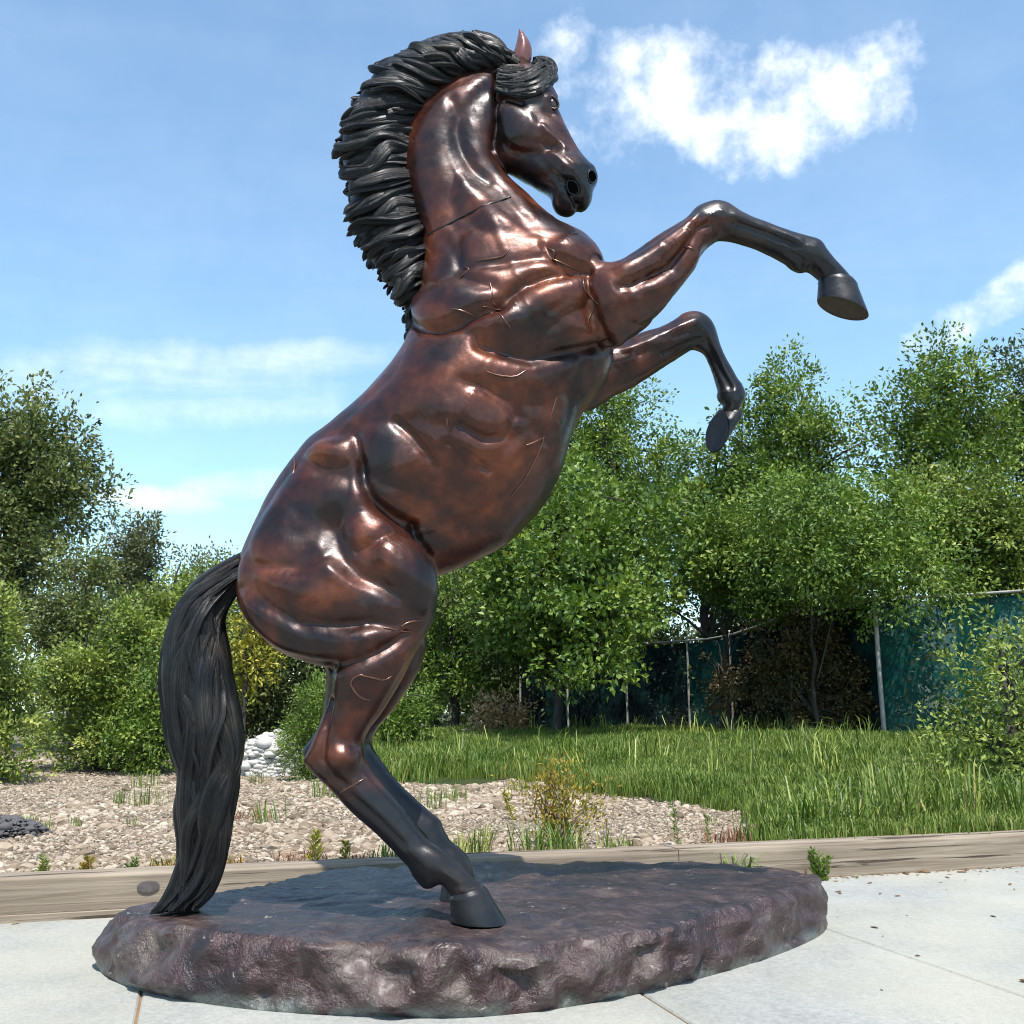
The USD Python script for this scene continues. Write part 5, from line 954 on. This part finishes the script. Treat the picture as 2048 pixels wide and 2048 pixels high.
FE = thing("screen_fence", "wire fence on thin grey posts with dark green mesh screening below the trees", "fence", (4.0, 20.0, 0.6))
LINE = [(1040, 22.5), (1137, 21.8), (1255, 21.3), (1380, 20.6), (1467, 19.2), (1587, 17.0), (1768, 14.8), (2120, 13.6)]
pts = []
for q, Y in LINE:
    p = at_depth(q, 1450, Y); pts.append(np.array([p[0], Y, float(ground_z(p[0], Y))]))
tops = []
for k, p in enumerate(pts):
    hgt = 1.9 if k < 5 else 2.1; lean = rng.normal(0, .02, 2); tp = p + [lean[0], lean[1], hgt]; tops.append(tp)
    obj("post", tube(np.array([p - [0, 0, .2], (p + tp) / 2 + rng.normal(0, .008, 3), tp + [0, 0, .06]]), 0.024 if k != 6 else 0.036, 8)[:2], "galvanised", FE, smooth=50)
    obj("post_cap", ball(tp + [0, 0, .07], np.array([.034, .034, .03]), None, 1), "galvanised", FE, smooth=True)
for kk, (a, b, a0, b0) in enumerate(zip(tops[:-1], tops[1:], pts[:-1], pts[1:])):
    obj("top_rail", tube(np.array([a, (a + b) / 2 - [0, 0, .02], b]), 0.021, 8)[:2], "galvanised", FE, smooth=50)
    n = 16; g = []
    for i_ in range(n + 1):
        for j_ in range(9):
            u, w = i_ / n, j_ / 8; lo, hi = a0 + (b0 - a0) * u, a + (b - a) * u; g.append(lo + [0, 0, .02] + (hi - lo - [0, 0, .05]) * w + np.array([0, 0.03 + .03 * math.sin(u * math.pi) * math.sin(w * math.pi) + .02 * math.sin(9 * u + 4 * w), -.05 * math.sin(u * math.pi) * w]))
    q = np.array([(i_ * 9 + j_, (i_ + 1) * 9 + j_, (i_ + 1) * 9 + j_ + 1, i_ * 9 + j_ + 1) for i_ in range(n) for j_ in range(8)]); obj("mesh_panel", (np.array(g), np.vstack([q[:, :3], q[:, [0, 2, 3]]])), "mesh_screen" if kk in (3, 6) else "shaded_screen", FE, smooth=True)
# ------------------------------------------------------------------ weeds along the kerb
def plant_at(px, py, z=None):
    """Where a plant seen rooted at this pixel stands."""
    p = at_height(px, py, 0.12)
    for _ in range(4): p = at_height(px, py, float(ground_z(p[0], p[1])) if z is None else z)
    return p
def spire(name, label, px, pyb, pyt, mat, seed, width=.05, leaf=.03, group=None, lean=0.0, z=None, n=150, stems=1, cat="weed"):
    """An upright weed with close narrow leaves up its stems."""
    r = np.random.default_rng(seed); p = plant_at(px, pyb, z); _, dep = pixel(p); h = (pyb - pyt) / FPX * dep; t = thing(name, label, cat, p, group); P, D, st = [], [], []
    for s in range(stems):
        a = r.uniform(0, 6.28); ln = np.array([lean + (0.35 * math.cos(a) if stems > 1 else 0), 0.35 * math.sin(a) if stems > 1 else 0, 1.0]); hh = h * (1 if s == 0 else r.uniform(.5, .95)); k = np.linspace(0, 1, 7)[:, None]
        line = p + ln * hh * k + np.array([r.normal(0, .04), r.normal(0, .04), 0]) * hh * k**2 - [0, 0, .02]; st.append(tube(line, np.linspace(.004, .0015, 7), 5, up=[.3, .9, .1])[:2])
        u = r.uniform(.06, 1.0, n); base = np.stack([np.interp(u, k[:, 0], line[:, c]) for c in range(3)], 1); th = r.uniform(0, 6.28, n); w = width * (1.15 - u**1.5)
        d = np.stack([np.cos(th), np.sin(th), np.full(n, .9)], 1); P.append(base + d * [1, 1, 0] * (w * r.uniform(0, .7, n))[:, None]); D.append(d)
    P, D = np.vstack(P), np.vstack(D); v, f, tv = leaf_cards(P, D, leaf * r.uniform(.6, 1.3, len(P)), leaf * .32, np.clip(.5 + r.normal(0, .17, len(P)), 0, 1), seed)
    obj("leaves", (v, f), "leaf_" + mat, t, prim={"tint": tv}); obj("stem", join(st), "dry_stem", t, smooth=True); return t
def tuft(name, label, px, pyb, pyt, mat, seed, n=60, width=.1, droop=.7, group=None, z=None, bw=.004, cat="grass tuft"):
    p = plant_at(px, pyb, z); _, dep = pixel(p); h = (pyb - pyt) / FPX * dep; v, f, tv = blade_tuft(n, h, bw, width * .35, seed, droop); t = thing(name, label, cat, p, group); obj("blades", (v + p, f), "leaf_" + mat, t, prim={"tint": tv}, kind="stuff"); return t
spire("upright_weed", "bright yellow green spire weed behind the kerb right of the tail", 628, 1730, 1660, "yellow", 1, .045, .035)
spire("upright_weed", "short green spire weed between the tail and the near hind leg", 690, 1726, 1680, "yellow", 2, .035, .03)
spire("upright_weed", "thin tall green weed standing alone behind the kerb right of the yellow bush", 1357, 1697, 1605, "bright", 3, .02, .03, n=90)
spire("upright_weed", "thin pale weed beside the reddish plants", 1416, 1690, 1628, "bright", 4, .015, .028, n=70)
spire("upright_weed", "yellow green spire leaning left of the yellow bush", 1030, 1640, 1580, "yellow", 5, .035, .035, lean=-.35)
spire("kerb_weed", "dense green weed growing at the foot of the kerb on the paving", 1642, 1760, 1692, "bright", 6, .03, .035, stems=7, n=60, z=0.0)
tuft("dry_tuft", "sprawling dry green grass tuft at the kerb behind the base's right end", 1482, 1772, 1690, "grass", 7, 34, .10, 1.9, z=0.0, bw=.006)
spire("left_weed", "small pale weed behind the kerb near the left edge", 88, 1752, 1706, "pale", 8, .03, .03, stems=3, n=50)
spire("left_weed", "small yellow and rust weed behind the kerb", 172, 1747, 1708, "autumn", 9, .035, .03, stems=3, n=50)
spire("left_weed", "pair of slim green weeds left of the tail's foot", 262, 1745, 1712, "bright", 10, .02, .03, stems=2, n=60)
tuft("yellow_tuft", "yellow dry grass tuft left of the tail", 332, 1744, 1700, "autumn", 11, 50, .12, .9)
tuft("yellow_tuft", "yellow grass tuft just right of the tail's foot", 458, 1738, 1698, "autumn", 12, 44, .10, .9)
tuft("dry_stalk", "single dry stalk standing before the kerb left of the tail", 318, 1800, 1752, "straw", 13, 3, .03, .5, z=0.03, cat="stalk")
tuft("red_weed", "rusty red plant clump behind the kerb near the tall grass", 1482, 1690, 1640, "red", 14, 90, .26, .8)
tuft("red_weed", "brownish red plant clump right of the tail in the gravel", 600, 1722, 1690, "red", 15, 60, .20, .9)
tuft("red_weed", "small rusty patch of weeds high in the gravel right of the tail", 505, 1640, 1610, "red", 16, 60, .24, .9)
tuft("red_weed", "thin rusty weeds between the two spire weeds", 720, 1722, 1692, "red", 17, 40, .2, .9)
tuft("kerb_grass", "green grass clump behind the kerb beside the near hind fetlock", 780, 1722, 1678, "grass", 18, 60, .14, .9)
tuft("kerb_grass", "green and yellow grass clump right of the far hind leg", 945, 1712, 1645, "pale", 19, 80, .16, .8)
tuft("kerb_grass", "broad long green grass clump at the foot of the yellow bush", 1100, 1712, 1630, "grass", 20, 150, .34, 1.2)
tuft("kerb_grass", "small grass clump right of the yellow bush", 1230, 1704, 1660, "grass", 21, 60, .18, .9)
for k, (qx, qy, qt) in enumerate(((1560, 1690, 1600), (1625, 1685, 1560), (1700, 1682, 1540), (1790, 1676, 1500), (1880, 1672, 1540), (1960, 1668, 1500), (2030, 1664, 1530))):
    tuft("tall_grass", ["tall grass clump behind the kerb nearest the red weeds", "tall grass clump with pale plumes behind the kerb weed", "third tall grass clump along the right kerb", "tallest grass clump along the right kerb", "tall grass clump below the right bush", "tall arching grass clump near the right edge", "tall grass clump cut by the right edge"][k], qx, qy, qt, "grass", 30 + k, 80, .22, 1.0, bw=.006)
def bush(name, label, px, Y, mat, seed, stems=22):
    """An open bush of thin branches with small leaves."""
    r = np.random.default_rng(seed); x0, x1, y0, y1 = px; foot = plant_at((x0 + x1) / 2, y1); _, dep = pixel(foot); w, h = (x1 - x0) / FPX * dep / 2, (y1 - y0) / FPX * dep; t = thing(name, label, "bush", foot); st, P, D = [], [], []
    for s in range(stems):
        a = r.uniform(0, 6.28); rr = r.uniform(.2, 1.0); end = foot + [w * rr * math.cos(a), w * rr * .8 * math.sin(a), h * (1.05 - .45 * rr**2) * r.uniform(.75, 1.05)]; m_ = limb(foot + r.normal(0, .02, 3) * [1, 1, 0], end, .006, .002, r, .06, 8); st.append(m_)
        u = r.uniform(.3, 1.05, 95); base = foot + (end - foot) * u[:, None]; P.append(base + r.normal(0, .055, (95, 3))); d = r.normal(0, .6, (95, 3)) + (end - foot) / np.linalg.norm(end - foot); D.append(d)
    P, D = np.vstack(P), np.vstack(D); v, f, tv = leaf_cards(P, D, .038 * r.uniform(.6, 1.3, len(P)), .014, np.clip(.5 + r.normal(0, .12, len(P)) + .25 * (meshkit.fbm(P * 6, 2, 4) - .5), 0, 1), seed)
    obj("leaves", (v, f), "leaf_" + mat, t, prim={"tint": tv}); obj("branches", join(st), "dry_stem", t, smooth=True)
bush("autumn_bush", "open yellow and orange bush behind the kerb right of the hind legs", (1005, 1225, 1540, 1700), 7, "autumn", 3, 15)
print("crown triangles", sum(t[1] for t in TREES))
